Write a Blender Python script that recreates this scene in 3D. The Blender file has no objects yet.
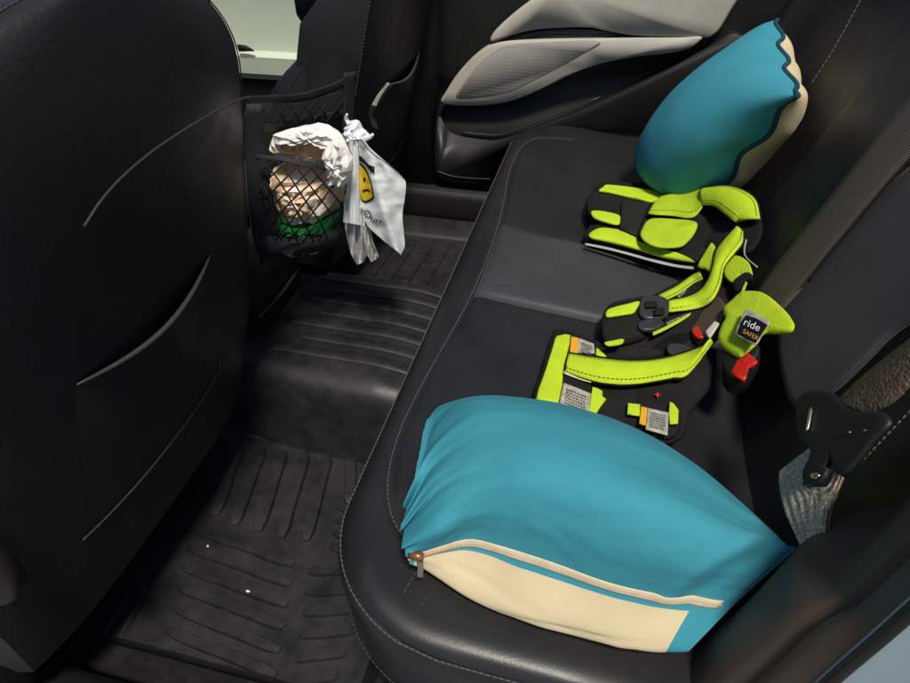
import bpy, math, random
from mathutils import Vector, Matrix, noise
random.seed(7)
V = Vector
S = bpy.context.scene
COL = S.collection
# ------------------------------------------------------------------ camera
FPX, CX, CY = 650.0, 455.0, 341.5
PITCH = math.atan2(519, 650); YAW = math.atan2(200, math.hypot(650, 519))
cp, sp, cy, sy = math.cos(PITCH), math.sin(PITCH), math.cos(YAW), math.sin(YAW)
EYE = V((0, 0, 1.17))
RIGHT = V((cy, sy, 0)); FH = V((-sy, cy, 0))
FWD = FH * cp + V((0, 0, -sp)); UP = FH * sp + V((0, 0, cp))
cam = bpy.data.cameras.new('camera'); co = bpy.data.objects.new('camera', cam); COL.objects.link(co)
cam.sensor_width = 36; cam.lens = 36 * FPX / 910; cam.clip_start = .01; cam.clip_end = 100
m = Matrix((RIGHT, UP, -FWD)).transposed().to_4x4(); m.translation = EYE
co.matrix_world = m; S.camera = co

def ray(px, py):
    return RIGHT * (px - CX) + UP * (CY - py) + FWD * FPX
def onp(px, py, n, d):
    n = V(n); r = ray(px, py)
    return EYE + r * ((d - n.dot(EYE)) / n.dot(r))
def oz(px, py, z): return onp(px, py, (0, 0, 1), z)
def ox(px, py, x): return onp(px, py, (1, 0, 0), x)
def oy(px, py, y): return onp(px, py, (0, 1, 0), y)

# ------------------------------------------------------------------ mesh helpers
def cr(pts, n=8, closed=False):
    pts = [V(p) for p in pts]; N = len(pts); out = []
    if N < 3 and not closed:
        return [pts[0].lerp(pts[-1], i / n) for i in range(n + 1)]
    for i in range(N if closed else N - 1):
        if closed: a, b, c, d = pts[i - 1], pts[i], pts[(i + 1) % N], pts[(i + 2) % N]
        else:
            b, c = pts[i], pts[i + 1]
            a = pts[i - 1] if i else b * 2 - c
            d = pts[i + 2] if i + 2 < N else c * 2 - b
        for k in range(n):
            t = k / n
            out.append(.5 * ((2 * b) + (c - a) * t + (2 * a - 5 * b + 4 * c - d) * t * t + (3 * b - a - 3 * c + d) * t ** 3))
    if not closed: out.append(pts[-1].copy())
    return out
def crs(vals, t):                       # sample 1-D / vector Catmull-Rom list at t in 0..1
    N = len(vals) - 1; x = min(max(t, 0), 1) * N; i = min(int(x), N - 1); t = x - i
    b, c = vals[i], vals[i + 1]
    a = vals[i - 1] if i else b * 2 - c
    d = vals[i + 2] if i + 2 <= N else c * 2 - b
    return .5 * ((2 * b) + (c - a) * t + (2 * a - 5 * b + 4 * c - d) * t * t + (3 * b - a - 3 * c + d) * t ** 3)

class MB:
    def __init__(s): s.v = []; s.f = []; s.m = []; s.uv = {}
    def add(s, vs, fs, mi=0, uv=None):
        o = len(s.v); s.v += [tuple(p) for p in vs]
        for f in fs: s.f.append(tuple(i + o for i in f)); s.m.append(mi)
        if uv:
            for i, q in enumerate(uv): s.uv[o + i] = q
        return s
    def build(s, name, mats, parent=None, smooth=True, angle=None):
        me = bpy.data.meshes.new(name); me.from_pydata(s.v, [], s.f)
        for mm in (mats if isinstance(mats, (list, tuple)) else [mats]): me.materials.append(mm)
        me.polygons.foreach_set('material_index', s.m)
        me.polygons.foreach_set('use_smooth', [smooth] * len(s.f))
        if s.uv:
            ul = me.uv_layers.new(name='UVMap')
            for l in me.loops: ul.data[l.index].uv = s.uv.get(l.vertex_index, (0, 0))
        me.validate(); me.update()
        if angle is not None: 
            try: me.set_sharp_from_angle(angle=math.radians(angle))
            except Exception: pass
        o = bpy.data.objects.new(name, me); COL.objects.link(o)
        if parent:
            o.parent = parent
            o.matrix_parent_inverse = Matrix.Translation(parent.location).inverted()
        return o
def thing(name, label, cat, loc=(0, 0, 0), group=None):
    o = bpy.data.objects.new(name, None); COL.objects.link(o); o.location = loc
    o.empty_display_size = .05
    return tag(o, label, cat, group)
def tag(o, label=None, cat=None, group=None, kind=None):
    if label: o['label'] = label
    if cat: o['category'] = cat
    if group: o['group'] = group
    if kind: o['kind'] = kind
    return o

def grid(mb, P, nu, nv, closed_v=False, mi=None, uv=None, flip=False):
    """P(i,j) -> point; quads."""
    vs = []; us = []
    for i in range(nu + 1):
        for j in range(nv + (0 if closed_v else 1)):
            vs.append(P(i, j)); us.append(uv(i, j) if uv else (0, 0))
    w = nv if closed_v else nv + 1
    o = len(mb.v); mb.v += [tuple(p) for p in vs]
    if uv:
        for k, q in enumerate(us): mb.uv[o + k] = q
    for i in range(nu):
        for j in range(nv):
            j2 = (j + 1) % w
            q = (o + i * w + j, o + (i + 1) * w + j, o + (i + 1) * w + j2, o + i * w + j2)
            mb.f.append(q[::-1] if flip else q); mb.m.append(mi(i, j) if mi else 0)
    return o
def tube(mb, pts, r, seg=6, closed=False, mi=0):
    pts = [V(p) for p in pts]; N = len(pts); vs = []; fs = []
    ref = V((0, 0, 1)); last = None
    for i, p in enumerate(pts):
        a = pts[i - 1] if (i or closed) else p; b = pts[(i + 1) % N] if (i < N - 1 or closed) else p
        t = (b - a)
        t = t.normalized() if t.length > 1e-9 else V((1, 0, 0))
        if last is None:
            u = t.cross(ref)
            if u.length < .05: u = t.cross(V((1, 0, 0)))
        else: u = last - t * last.dot(t)
        u.normalize(); last = u; w = t.cross(u)
        rr = r(i / max(N - 1, 1)) if callable(r) else r
        for k in range(seg):
            an = 2 * math.pi * k / seg; vs.append(p + (u * math.cos(an) + w * math.sin(an)) * rr)
    for i in range(N if closed else N - 1):
        for k in range(seg):
            a, b = i * seg, ((i + 1) % N) * seg; k2 = (k + 1) % seg
            fs.append((a + k, a + k2, b + k2, b + k))
    if not closed:
        fs.append(tuple(range(seg))[::-1]); fs.append(tuple((N - 1) * seg + k for k in range(seg)))
    mb.add(vs, fs, mi)
def stitch(mb, path, dash=.0055, gap=.0009, r=.0008):
    path = [V(p) for p in path]; L = [0]
    for a, b in zip(path, path[1:]): L.append(L[-1] + (b - a).length)
    def at(s):
        for i in range(len(L) - 1):
            if L[i + 1] >= s:
                d = L[i + 1] - L[i]; return path[i].lerp(path[i + 1], (s - L[i]) / d if d else 0)
        return path[-1]
    s = 0
    while s + dash < L[-1]:
        a, b = at(s), at(s + dash); tube(mb, [a, a.lerp(b, .5) + V((0, 0, .0003)), b], r, 5); s += dash + gap
def strip(mb, Lp, Rp, th=.003, n=6, crown=0., mi=0, smoothpath=True, nc=6):
    """band between two edge polylines with a thickness and rounded edges, uv in metres"""
    if smoothpath: Lp, Rp = cr(Lp, n), cr(Rp, n)
    else: Lp, Rp = [V(p) for p in Lp], [V(p) for p in Rp]
    N = len(Lp); dist = 0; rows = []; us = []
    for i in range(N):
        t = ((Lp[min(i + 1, N - 1)] + Rp[min(i + 1, N - 1)]) - (Lp[max(i - 1, 0)] + Rp[max(i - 1, 0)]))
        a = Rp[i] - Lp[i]; nn = a.cross(t)
        nn = nn.normalized() if nn.length > 1e-12 else V((0, 0, 1))
        if nn.dot(EYE - Lp[i]) < 0: nn = -nn
        if i: dist += ((Lp[i] + Rp[i]) - (Lp[i - 1] + Rp[i - 1])).length / 2
        row = []; ur = []; w = a.length
        for k in range(nc + 1):
            s = k / nc; e = min(s, 1 - s) * nc; up = th * (1 if e >= 1 else .55) + crown * math.sin(math.pi * s)
            row.append(Lp[i] + a * s + nn * up); ur.append((dist, s * w))
        for k in range(nc + 1):
            s = 1 - k / nc; row.append(Lp[i] + a * s + nn * (crown * math.sin(math.pi * s) * .6)); ur.append((dist, s * w))
        rows.append(row); us.append(ur)
    w = len(rows[0])
    o = grid(mb, lambda i, j: rows[i][j], N - 1, w, True, mi=lambda i, j: mi, uv=lambda i, j: us[i][j])
    mb.f.append(tuple(o + k for k in range(w))); mb.m.append(mi)
    mb.f.append(tuple(o + (N - 1) * w + k for k in range(w))[::-1]); mb.m.append(mi)
def pad(mb, pts, th, n=(0, 0, 1), smooth=4, puff=1., mi=0, inset=.12, wob=0.):
    """closed outline -> soft slab of thickness th along n, rounded edge"""
    n = V(n).normalized(); P = cr(pts, smooth, True) if smooth else [V(p) for p in pts]
    c = sum(P, V()) / len(P)
    R = max((p - c).length for p in P); N = len(P)
    prof = [(0, 0), (0, .45), (.25, .8), (.7, 1.), (1.6, 1 + .12 * puff), (3.2, 1 + .22 * puff)]
    rings = [[p + n * 0 for p in P]]
    for ins, h in prof[1:]:
        k = max(0.15, 1 - inset * ins)
        rings.append([c + (p - c) * k + n * (th * h + wob * noise.noise(p * 40 + V((h, 0, 0)))) for p in P])
    vs = [p for r in rings for p in r] + [c + n * th * (1 + .25 * puff)]
    fs = []
    for a in range(len(rings) - 1):
        for i in range(N):
            j = (i + 1) % N; fs.append((a * N + i, a * N + j, (a + 1) * N + j, (a + 1) * N + i))
    t = (len(rings) - 1) * N
    for i in range(N): fs.append((t + i, t + (i + 1) % N, len(vs) - 1))
    fs.append(tuple(range(N))[::-1])
    # orient
    p0, p1, p2 = vs[t], vs[t + 1], vs[-1]
    if (V(p1) - V(p0)).cross(V(p2) - V(p0)).dot(n) < 0: fs = [f[::-1] for f in fs]
    mb.add(vs, fs, mi, uv=[(V(p).dot(RIGHT), V(p).dot(FH)) for p in vs])
def prism(mb, pts, n, bev=.003, mi=0, smooth=0):
    """closed planar outline extruded by vector n with a chamfered far edge"""
    n = V(n); P = cr(pts, smooth, True) if smooth else [V(p) for p in pts]
    c = sum(P, V()) / len(P); N = len(P); L = n.length; u = n / L
    def ins(p, d):
        q = c - p; return p + q.normalized() * min(d, q.length * .4)
    rings = [P, [p + u * (L - bev) for p in P], [ins(p, bev * .35) + u * (L - bev * .35) for p in P], [ins(p, bev) + u * L for p in P]]
    vs = [p for r in rings for p in r]; fs = []
    for a in range(3):
        for i in range(N):
            j = (i + 1) % N; fs.append((a * N + i, a * N + j, (a + 1) * N + j, (a + 1) * N + i))
    fs.append(tuple(3 * N + i for i in range(N))); fs.append(tuple(range(N))[::-1])
    nn = V()
    for i in range(N): nn += P[i].cross(P[(i + 1) % N])
    if nn.dot(u) < 0: fs = [f[::-1] for f in fs]
    mb.add(vs, fs, mi)
def box(mb, lo, hi, bev=.006, mi=0):
    (x0, y0, z0), (x1, y1, z1) = lo, hi; b = bev
    o = [(x0 + b, y0, z0), (x1 - b, y0, z0), (x1, y0 + b, z0), (x1, y1 - b, z0), (x1 - b, y1, z0), (x0 + b, y1, z0), (x0, y1 - b, z0), (x0, y0 + b, z0)]
    prism(mb, o, (0, 0, z1 - z0), bev, mi)

# ------------------------------------------------------------------ materials
def mat(name, col, rough=.5, spec=.5, bump=None, var=0., var_scale=8., sheen=0., trans=None, metal=0., col2=None, col2_scale=30, rvar=0., coat=0.):
    M = bpy.data.materials.new(name); M.use_nodes = True; nt = M.node_tree; N = nt.nodes; Lk = nt.links
    b = N['Principled BSDF']; b.inputs['Roughness'].default_value = rough
    b.inputs['Specular IOR Level'].default_value = spec; b.inputs['Metallic'].default_value = metal
    b.inputs['Sheen Weight'].default_value = sheen; b.inputs['Sheen Roughness'].default_value = .4
    b.inputs['Coat Weight'].default_value = coat
    tc = N.new('ShaderNodeTexCoord'); c = (*col, 1)
    b.inputs['Base Color'].default_value = c
    if var or col2:
        nz = N.new('ShaderNodeTexNoise'); nz.inputs['Scale'].default_value = var_scale if not col2 else col2_scale
        nz.inputs['Detail'].default_value = 5; Lk.new(tc.outputs['Object'], nz.inputs['Vector'])
        mx = N.new('ShaderNodeMix'); mx.data_type = 'RGBA'
        rp = N.new('ShaderNodeValToRGB'); rp.color_ramp.elements[0].position = .35; rp.color_ramp.elements[1].position = .65
        Lk.new(nz.outputs['Fac'], rp.inputs['Fac']); Lk.new(rp.outputs['Color'], mx.inputs['Factor'])
        mx.inputs['A'].default_value = (*[k * (1 - var) for k in col], 1)
        mx.inputs['B'].default_value = (*col2, 1) if col2 else (*[k * (1 + var) for k in col], 1)
        Lk.new(mx.outputs['Result'], b.inputs['Base Color'])
    if rvar:
        n2 = N.new('ShaderNodeTexNoise'); n2.inputs['Scale'].default_value = 14; n2.inputs['Detail'].default_value = 6
        Lk.new(tc.outputs['Object'], n2.inputs['Vector'])
        mr = N.new('ShaderNodeMapRange'); mr.inputs['From Min'].default_value = .3; mr.inputs['From Max'].default_value = .7
        mr.inputs['To Min'].default_value = rough - rvar; mr.inputs['To Max'].default_value = rough + rvar
        Lk.new(n2.outputs['Fac'], mr.inputs['Value']); Lk.new(mr.outputs['Result'], b.inputs['Roughness'])
    if bump:
        kind, scale, strength, dist = bump
        if kind == 'noise':
            t = N.new('ShaderNodeTexNoise'); t.inputs['Scale'].default_value = scale; t.inputs['Detail'].default_value = 4; o = t.outputs['Fac']; Lk.new(tc.outputs['Object'], t.inputs['Vector'])
        elif kind == 'voronoi':
            t = N.new('ShaderNodeTexVoronoi'); t.inputs['Scale'].default_value = scale; o = t.outputs['Distance']; Lk.new(tc.outputs['Object'], t.inputs['Vector'])
        elif kind == 'weave':                     # uv in metres, diagonal twill
            t = N.new('ShaderNodeTexWave'); t.bands_direction = 'DIAGONAL'; t.inputs['Scale'].default_value = scale; t.inputs['Distortion'].default_value = .6; t.inputs['Detail'].default_value = 1
            o = t.outputs['Fac']; Lk.new(tc.outputs['UV'], t.inputs['Vector'])
        elif kind == 'perf':                      # regular grid of small holes on an xz facing panel
            t = N.new('ShaderNodeTexVoronoi'); t.inputs['Scale'].default_value = scale; t.inputs['Randomness'].default_value = 0.; o = t.outputs['Distance']; mp = N.new('ShaderNodeMapping'); mp.inputs['Scale'].default_value = (1, 0, 1); Lk.new(tc.outputs['Object'], mp.inputs['Vector']); Lk.new(mp.outputs['Vector'], t.inputs['Vector'])
        bp = N.new('ShaderNodeBump'); bp.inputs['Strength'].default_value = strength; bp.inputs['Distance'].default_value = dist
        Lk.new(o, bp.inputs['Height']); Lk.new(bp.outputs['Normal'], b.inputs['Normal'])
        if kind == 'weave':
            mx = N.new('ShaderNodeMix'); mx.data_type = 'RGBA'; mx.inputs['A'].default_value = (*[k * .35 for k in col], 1); mx.inputs['B'].default_value = c
            Lk.new(o, mx.inputs['Factor']); Lk.new(mx.outputs['Result'], b.inputs['Base Color'])
    if trans:
        b.inputs['Transmission Weight'].default_value = 0
        tl = N.new('ShaderNodeBsdfTranslucent'); tl.inputs['Color'].default_value = c
        ms = N.new('ShaderNodeMixShader'); ms.inputs['Fac'].default_value = trans
        Lk.new(b.outputs['BSDF'], ms.inputs[1]); Lk.new(tl.outputs['BSDF'], ms.inputs[2]); Lk.new(ms.outputs['Shader'], N['Material Output'].inputs['Surface'])
    return M
LEATHER = mat('black leather', (.011, .011, .012), .46, .5, ('voronoi', 420, .12, .0006), .15, 5, rvar=.07)
LEATHER2 = mat('black leather panel', (.024, .024, .026), .36, .5, ('voronoi', 420, .10, .0006), .15, 6, rvar=.08)
SHELL = mat('seat back vinyl', (.012, .0118, .0115), .48, .4, ('voronoi', 260, .22, .0012), .25, 4, rvar=.10)
PLASTIC = mat('black grained plastic', (.009, .009, .009), .55, .4, ('noise', 300, .1, .0006), .2, 9, rvar=.08)
GLOSSBLK = mat('gloss black plastic', (.008, .008, .008), .22, .5)
CARPET = mat('black carpet', (.012, .012, .012), .95, .1, ('noise', 500, .6, .002), .3, 60)
RUBBER = mat('black rubber', (.0105, .0105, .0122), .54, .55, ('noise', 160, .3, .001), .25, 9, rvar=.16, col2=(.0155, .0152, .0158), col2_scale=50)
THREAD = mat('grey thread', (.09, .087, .083), .7, .2)
THREADD = mat('dark thread', (.05, .05, .05), .7, .2)
GREYFAB = mat('warm grey door cloth', (.47, .435, .375), .8, .2, ('noise', 700, .25, .0005), .06, 20)
GREYPERF = mat('perforated warm grey leather', (.33, .31, .285), .65, .3, ('perf', 120, .35, .0008), .05, 20)
GREYEDGE = mat('warm grey edge trim', (.42, .39, .345), .55, .35, None, .05, 20)
PALE = mat('pale door trim', (.50, .57, .45), .45, .4, ('noise', 300, .05, .0004), .03, 8)
TEAL = mat('teal cotton', (.045, .255, .325), .85, .15, ('noise', 380, .45, .0009), .05, 14)
TEALD = mat('shaded teal piping', (.010, .060, .085), .85, .15, ('noise', 900, .25, .0006), .1, 30)  # teal darkened in its colour, as the seam lies in shadow
CREAM = mat('cream cotton', (.60, .495, .31), .85, .15, ('noise', 380, .40, .0009), .05, 18, sheen=.1)
CREAMZ = mat('cream zip tape', (.60, .50, .34), .7, .2, ('noise', 1200, .5, .0008), .08, 90)
BRASS = mat('brown zip metal', (.30, .13, .05), .35, .5, metal=.6)
NEON = mat('fluorescent yellow mesh', (.43, .58, .022), .75, .2, ('voronoi', 420, .5, .0012), .05, 40)
NEONS = mat('fluorescent yellow padding', (.36, .49, .022), .8, .15, ('voronoi', 420, .5, .0012), .06, 40)
SEAMY = mat('olive seam thread', (.14, .19, .012), .8, .2)
VBLACK = mat('black vest fabric', (.010, .010, .010), .85, .2, ('noise', 700, .4, .0008), .2, 30)
VWEB = mat('black vest webbing', (.017, .016, .016), .7, .3, ('weave', 260, .6, .0006))
SILVER = mat('reflective silver tape', (.36, .36, .34), .35, .6)
WEB = mat('brown black seat belt webbing', (.20, .155, .115), .55, .4, ('weave', 190, .8, .0009))
WEBS = mat('silver brown belt webbing', (.46, .36, .26), .7, .3, ('voronoi', 520, .6, .0008), .45, 420)
LABELW = mat('printed white label', (.36, .345, .29), .7, .2, None, .25, 120)
LABELO = mat('orange label', (.65, .33, .02), .7, .2)
INK = mat('black ink', (.008, .008, .008), .6, .2)
INKL = mat('faded label print', (.09, .085, .075), .7, .2)
WHITE = mat('white print', (.8, .8, .76), .6, .2)
ORANGEP = mat('orange print', (.65, .30, .08), .6, .2)
RED = mat('red release button', (.55, .018, .010), .35, .5)
BUTTONW = mat('white plastic tab', (.66, .60, .50), .4, .4)
STEEL = mat('steel', (.6, .57, .5), .25, .5, metal=1.)
BAG = mat('white plastic film', (.90, .91, .90), .35, .5, ('noise', 60, .25, .003), .02, 20, trans=.12)
BAGT = mat('thin greyish plastic film', (.72, .72, .70), .3, .5, ('noise', 90, .5, .004), .25, 60, trans=.35)
YEL = mat('yellow print', (.80, .55, .01), .5, .3)
PAPER = mat('white wrapping paper', (.85, .82, .78), .7, .2, ('noise', 50, .3, .003), .03, 30, trans=.1)
KRAFT = mat('peach paper', (.84, .48, .20), .6, .3, ('noise', 60, .5, .003), .05, 26, col2=(.86, .78, .68), col2_scale=20)
GREEN = mat('green film', (.008, .13, .035), .35, .5, ('noise', 80, .5, .003), .4, 90)
NET = mat('black elastic cord', (.014, .014, .013), .7, .2)
NFAB = mat('black nylon fabric', (.018, .019, .020), .7, .3, ('noise', 500, .35, .0007), .2, 20)
PAINT = mat('blue grey car paint', (.27, .35, .40), .28, .5, None, .03, 5, coat=.6)
BROWNPL = mat('brown black trim plastic', (.066, .049, .035), .6, .35, ('noise', 300, .08, .0005), .15, 7, rvar=.06)
CONCRETE = mat('garage concrete', (.22, .22, .21), .85, .2, ('noise', 30, .3, .003), .2, 6)
SCREEN = mat('teal dark screen', (.03, .10, .10), .15, .5)
CRUMB = mat('white crumb', (.7, .68, .62), .8, .2)

# ------------------------------------------------------------------ ground and car shell
mb = MB(); mb.add([(-30, -30, 0), (30, -30, 0), (30, 30, 0), (-30, 30, 0)], [(0, 1, 2, 3)])
tag(mb.build('garage_floor', CONCRETE), kind='structure')

car = thing('car_body', 'dark inside shell of the car with black carpet, door sill and blue grey painted jamb', 'car', (0, .99, .18))
mb = MB(); box(mb, (-2.0, .20, .14), (.30, 1.76, .205), .01); mb.build('carpet', CARPET, car)
# tunnel under the mat and console
mb = MB(); prof = [(-.30, .2), (-.20, .21), (-.165, .30), (-.15, .345), (-.12, .36), (.12, .36), (.15, .345), (.165, .30), (.20, .21), (.30, .2)]
grid(mb, lambda i, j: V((-1.9 + i * .14, .98 + prof[j][0] * 1.0, prof[j][1] - .004)), 12, len(prof) - 1)
mb.build('tunnel', CARPET, car)
# near door sill
mb = MB(); sec = [(.345, .21), (.335, .25), (.31, .275), (.27, .285), (.22, .283), (.20, .25), (.19, .15)]
sec2 = cr([V((0, a, b)) for a, b in sec], 4)
grid(mb, lambda i, j: V((-1.3 + i * .1, sec2[j].y - .05 * math.exp(-((-1.3 + i * .1) + .55) ** 2 / .05), sec2[j].z)), 15, len(sec2) - 1)
mb.build('sill_trim', PLASTIC, car)
mb = MB(); sec = cr([V((0, .19, .25)), V((0, .16, .27)), V((0, .12, .25)), V((0, .10, .15))], 4)
grid(mb, lambda i, j: V((-.40 + i * .05, sec[j].y, sec[j].z)), 15, len(sec) - 1)
tag(mb.build('sill_paint', PAINT, car), 'blue grey painted outer sill')
# wheel arch trim beside the seat, rising along the rear edge of the door opening
A = [oy(655, 690, .36), oy(690, 655, .36), oy(740, 610, .36), oy(795, 560, .365), oy(860, 550, .37), oy(910, 506, .38), oy(960, 470, .385), oy(1040, 415, .39)]
B = [oy(a_, b_ - 24, .27) for a_, b_ in [(720, 785), (760, 752), (800, 719), (840, 683), (875, 652), (910, 620), (960, 575), (1040, 505)]]
Au, Bu = cr(A, 6), cr(B, 6)
mb = MB(); NN = len(Au) - 1
def arch(i, j):
    t = j / 14.; a, b = Au[i], Bu[i]; p = a.lerp(b, t)
    bul = .018 * math.sin(math.pi * t) - .010 * math.exp(-((t - .70) / .035) ** 2)
    return p + V((-.75, -.2, .35)).normalized() * bul
grid(mb, arch, NN, 14)
grid(mb, lambda i, j: Au[i] + V((.02, .03, -.012)) * j + V((0, 0, .006 * math.sin(j))), NN, 4)
mb.build('wheel_arch_trim', BROWNPL, car)
mb = MB(); grid(mb, lambda i, j: Bu[i] + V((.012, -.004, -.006)) * j + V((0, -.00035, 0)) * j * j, NN, 14)
tag(mb.build('painted_jamb', PAINT, car), 'pale blue grey painted body edge beside the trim')
mb = MB(); tube(mb, [p + V((.004, -.004, -.004)) for p in Bu], .0045, 8); mb.build('door_seal', PLASTIC, car)
# far B pillar and far sill
mb = MB(); box(mb, (-.66, 1.70, .2), (-.46, 1.80, 1.05), .02); mb.build('pillar_trim', PLASTIC, car)
mb = MB(); box(mb, (-1.3, 1.66, .2), (.2, 1.80, .345), .02); mb.build('far_sill_trim', PLASTIC, car)
mb = MB(); box(mb, (.30, .30, .14), (.75, 1.76, .62), .03); mb.build('rear_bulkhead', CARPET, car)

# ------------------------------------------------------------------ rubber floor mat (tray, tunnel cover, far tray)
fm = thing('floor_mat', 'black ribbed rubber floor mat covering the rear footwell and the centre tunnel', 'floor mat', (-.42, .98, .21))
def rib(mb, a, b, w=.014, h=.006):
    a, b = V(a), V(b); t = (b - a).normalized(); s = V((-t.y, t.x, 0)) * w; N = 10
    rows = []
    for i in range(N + 1):
        p = a.lerp(b, i / N); p = p + s * .15 * noise.noise(p * 20); e = min(i, N - i); k = 1 if e else .55
        rows.append([p - s * k * .72, p - s * .58 * k + V((0, 0, h * k)), p + s * .58 * k + V((0, 0, h * k)), p + s * k * .72])
    grid(mb, lambda i, j: rows[i][j], N, 3)
    mb.add(rows[0], [(0, 1, 2, 3)]); mb.add(rows[-1], [(3, 2, 1, 0)])
def tray(y0, y1, name):
    mb = MB()
    def P(i, j):
        x = -.88 + .68 * i / 50; y = y0 + (y1 - y0) * j / 50
        d = min(x + .88, -.20 - x, y - y0, y1 - y)
        z = .214 + .05 * max(0, 1 - d / .03) ** 2 + .003 * noise.noise(V((x * 6, y * 6, 0)))
        return V((x, y, z))
    grid(mb, P, 50, 50)
    return mb
z0 = .214
mb = tray(.325, .80, 'a')
for k in range(9):
    xa = -.655 + .044 * k; ya = .742 + .004 * k
    yb = (.60, .585, .575, .572, .570, .575, .665, .672, .68)[k]
    rib(mb, (xa, ya, z0), (xa + .036, yb, z0), .0165, .0085)
for k in range(4): rib(mb, (-.372 + .006 * k, .652 - .026 * k, z0), (-.262, .644 - .027 * k, z0), .0095, .006)
for k in range(6): rib(mb, (-.60 + .012 * k, .550 - .034 * k, z0), (-.40 + .01 * k, .528 - .034 * k, z0), .0125, .0062)
for k in range(6): rib(mb, (-.372 + .010 * k, .522 - .034 * k, z0), (-.262, .548 - .034 * k, z0), .0125, .0062)
for s in (0, 1):
    tube(mb, cr([tuple(oz(97 + 21 * s, 644, z0 - .006)), tuple(oz(110 + 19 * s, 622, z0 + .004)), tuple(oz(124 + 17 * s, 600 - 2 * s, z0 + .004)), tuple(oz(128 + 14 * s, 590 - 4 * s, z0 + .003)), tuple(oz(118 + 14 * s, 581 - 5 * s, z0 + .001)), tuple(oz(104 + 16 * s, 577 - 6 * s, z0))], 6), .0055, 6)
mb.build('tray', RUBBER, fm, angle=24)
mb = MB()
hs = cr([V((0, .79, .212)), V((0, .802, .28)), V((0, .812, .345)), V((0, .83, .374)), V((0, .87, .384)), V((0, .98, .386)), V((0, 1.09, .384)), V((0, 1.13, .374)), V((0, 1.148, .345)), V((0, 1.158, .28)), V((0, 1.17, .212))], 4)
def hp(i, j):
    x = -.70 + .485 * i / 40; p = hs[j]
    flare = .06 * max(0, (-.60 - x) / .1) ** 2
    dz = .035 * max(0, (x + .36) / .15) ** 1.6 * (p.z - .21) / .17
    return V((x, p.y - .03 * math.sin((x + .7) * 5) * (p.y < .98) + .0, p.z - dz + flare * .4))
grid(mb, hp, 40, len(hs) - 1)
for k in range(7):
    y = .865 + k * .042
    def hz(x): return .386 - .035 * max(0, (x + .36) / .15) ** 1.6 - (.002 if k in (0, 6) else 0)
    xs = [-.56 + .04 * (k % 2) + .325 * t / 8 for t in range(9)]
    L = [V((x, y - .014, hz(x) - .001)) for x in xs]; R = [V((x, y + .014, hz(x) - .001)) for x in xs]
    strip(mb, L, R, .0055, 2, .0)
mb.build('tunnel_cover', RUBBER, fm, angle=40)
mb = tray(1.16, 1.655, 'b')
for k in range(8): rib(mb, (-.62 + .05 * k, 1.25, z0), (-.60 + .05 * k, 1.58, z0), .010)
tube(mb, cr([(-.66, 1.24, z0), (-.45, 1.22, z0 + .004), (-.25, 1.25, z0), (-.24, 1.45, z0)], 8), .006, 6)
mb.build('tray', RUBBER, fm, angle=24)
for i, (px, py, r, lb) in enumerate([(208, 547, .0018, 'tiny white crumb between two long ribs of the floor mat'), (248, 592, .0019, 'small flat pale fleck on the near part of the floor mat')]):
    c = oz(px, py, .219); mb = MB()
    pad(mb, [c + V((math.cos(a) * r * (1 + i * .9) * (1 + .3 * math.sin(3 * a)), math.sin(a) * r, 0)) for a in [k * .785 for k in range(8)]], .003 - .001 * i, wob=.001)
    tag(mb.build('crumb', CRUMB), lb, 'crumb', 'specks on the floor mat')

# ------------------------------------------------------------------ rear bench
bench = thing('rear_bench', 'black leather rear bench seat with light grey stitching across the car', 'bench seat', (.05, .99, .2))
X0, X1, Y0, Y1, RC = -.23, .33, .285, 1.695, .15
def front_x(y):
    e = min(y - Y0, Y1 - y)
    if e >= RC: return X0
    q = 1 - e / RC
    return X0 + RC * .95 * (1 - math.sqrt(max(0, 1 - q * q)))
def sdf(x, y):
    e = min(y - Y0, Y1 - y)
    if x < X0 + RC and e < RC:
        return RC - math.hypot(X0 + RC - x, RC - e)
    return min(x - X0, e)
L2 = cr([V(p) for p in [(-.10, .385, 0), (-.153, .400, 0), (-.184, .447, 0), (-.198, .52, 0), (-.197, .62, 0), (-.176, .87, 0), (-.177, 1.11, 0), (-.197, 1.34, 0), (-.198, 1.46, 0), (-.184, 1.533, 0), (-.153, 1.580, 0), (-.08, 1.596, 0)]], 8)
SEA = [V((-.176, 1.106, 0)), V((.25, 1.10, 0))]; SEB = [V((-.176, .868, 0)), V((.25, .862, 0))]
def seg_d(p, path):
    best = 9
    for a, b in zip(path, path[1:]):
        d = b - a; t = max(0, min(1, (p - a).dot(d) / max(d.dot(d), 1e-9))); best = min(best, (p - a - d * t).length)
    return best
def zc(x, y):
    d = sdf(x, y); z = .566 - .088 * max(0, x + .18) - .02 * max(0, -(x + .18)) 
    r = .026
    if d < r: z -= .016 * (1 - math.sqrt(max(0, 1 - (1 - max(d, 0) / r) ** 2)))
    p = V((x, y, 0))
    g = seg_d(p, L2); z -= .004 * math.exp(-(g / .005) ** 2)
    if x > -.19:
        k = min(1, (x + .19) / .05)
        for yy in (1.104, .865): z -= .005 * k * math.exp(-((y - yy) / .006) ** 2)
        if .865 < y < 1.104:
            z += .0045 * k * min(1, min(y - .865, 1.104 - y) / .025) ** .7
        else:
            c = .64 if y < .9 else 1.33
            z -= .014 * k * math.exp(-((y - c) / .15) ** 2) * min(1, max(0, x + .15) / .12)
            z += .0035 * noise.noise(V((x * 9, y * 5, 3)))
            # quilting fold behind the centre panel
    return z
NY, NX = 190, 96
ys = []
for j in range(NY + 1):
    t = j / NY
    ys.append(Y0 + (Y1 - Y0) * (t + .035 * math.sin(2 * math.pi * (t)) * -1 * 1.0))
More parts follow.
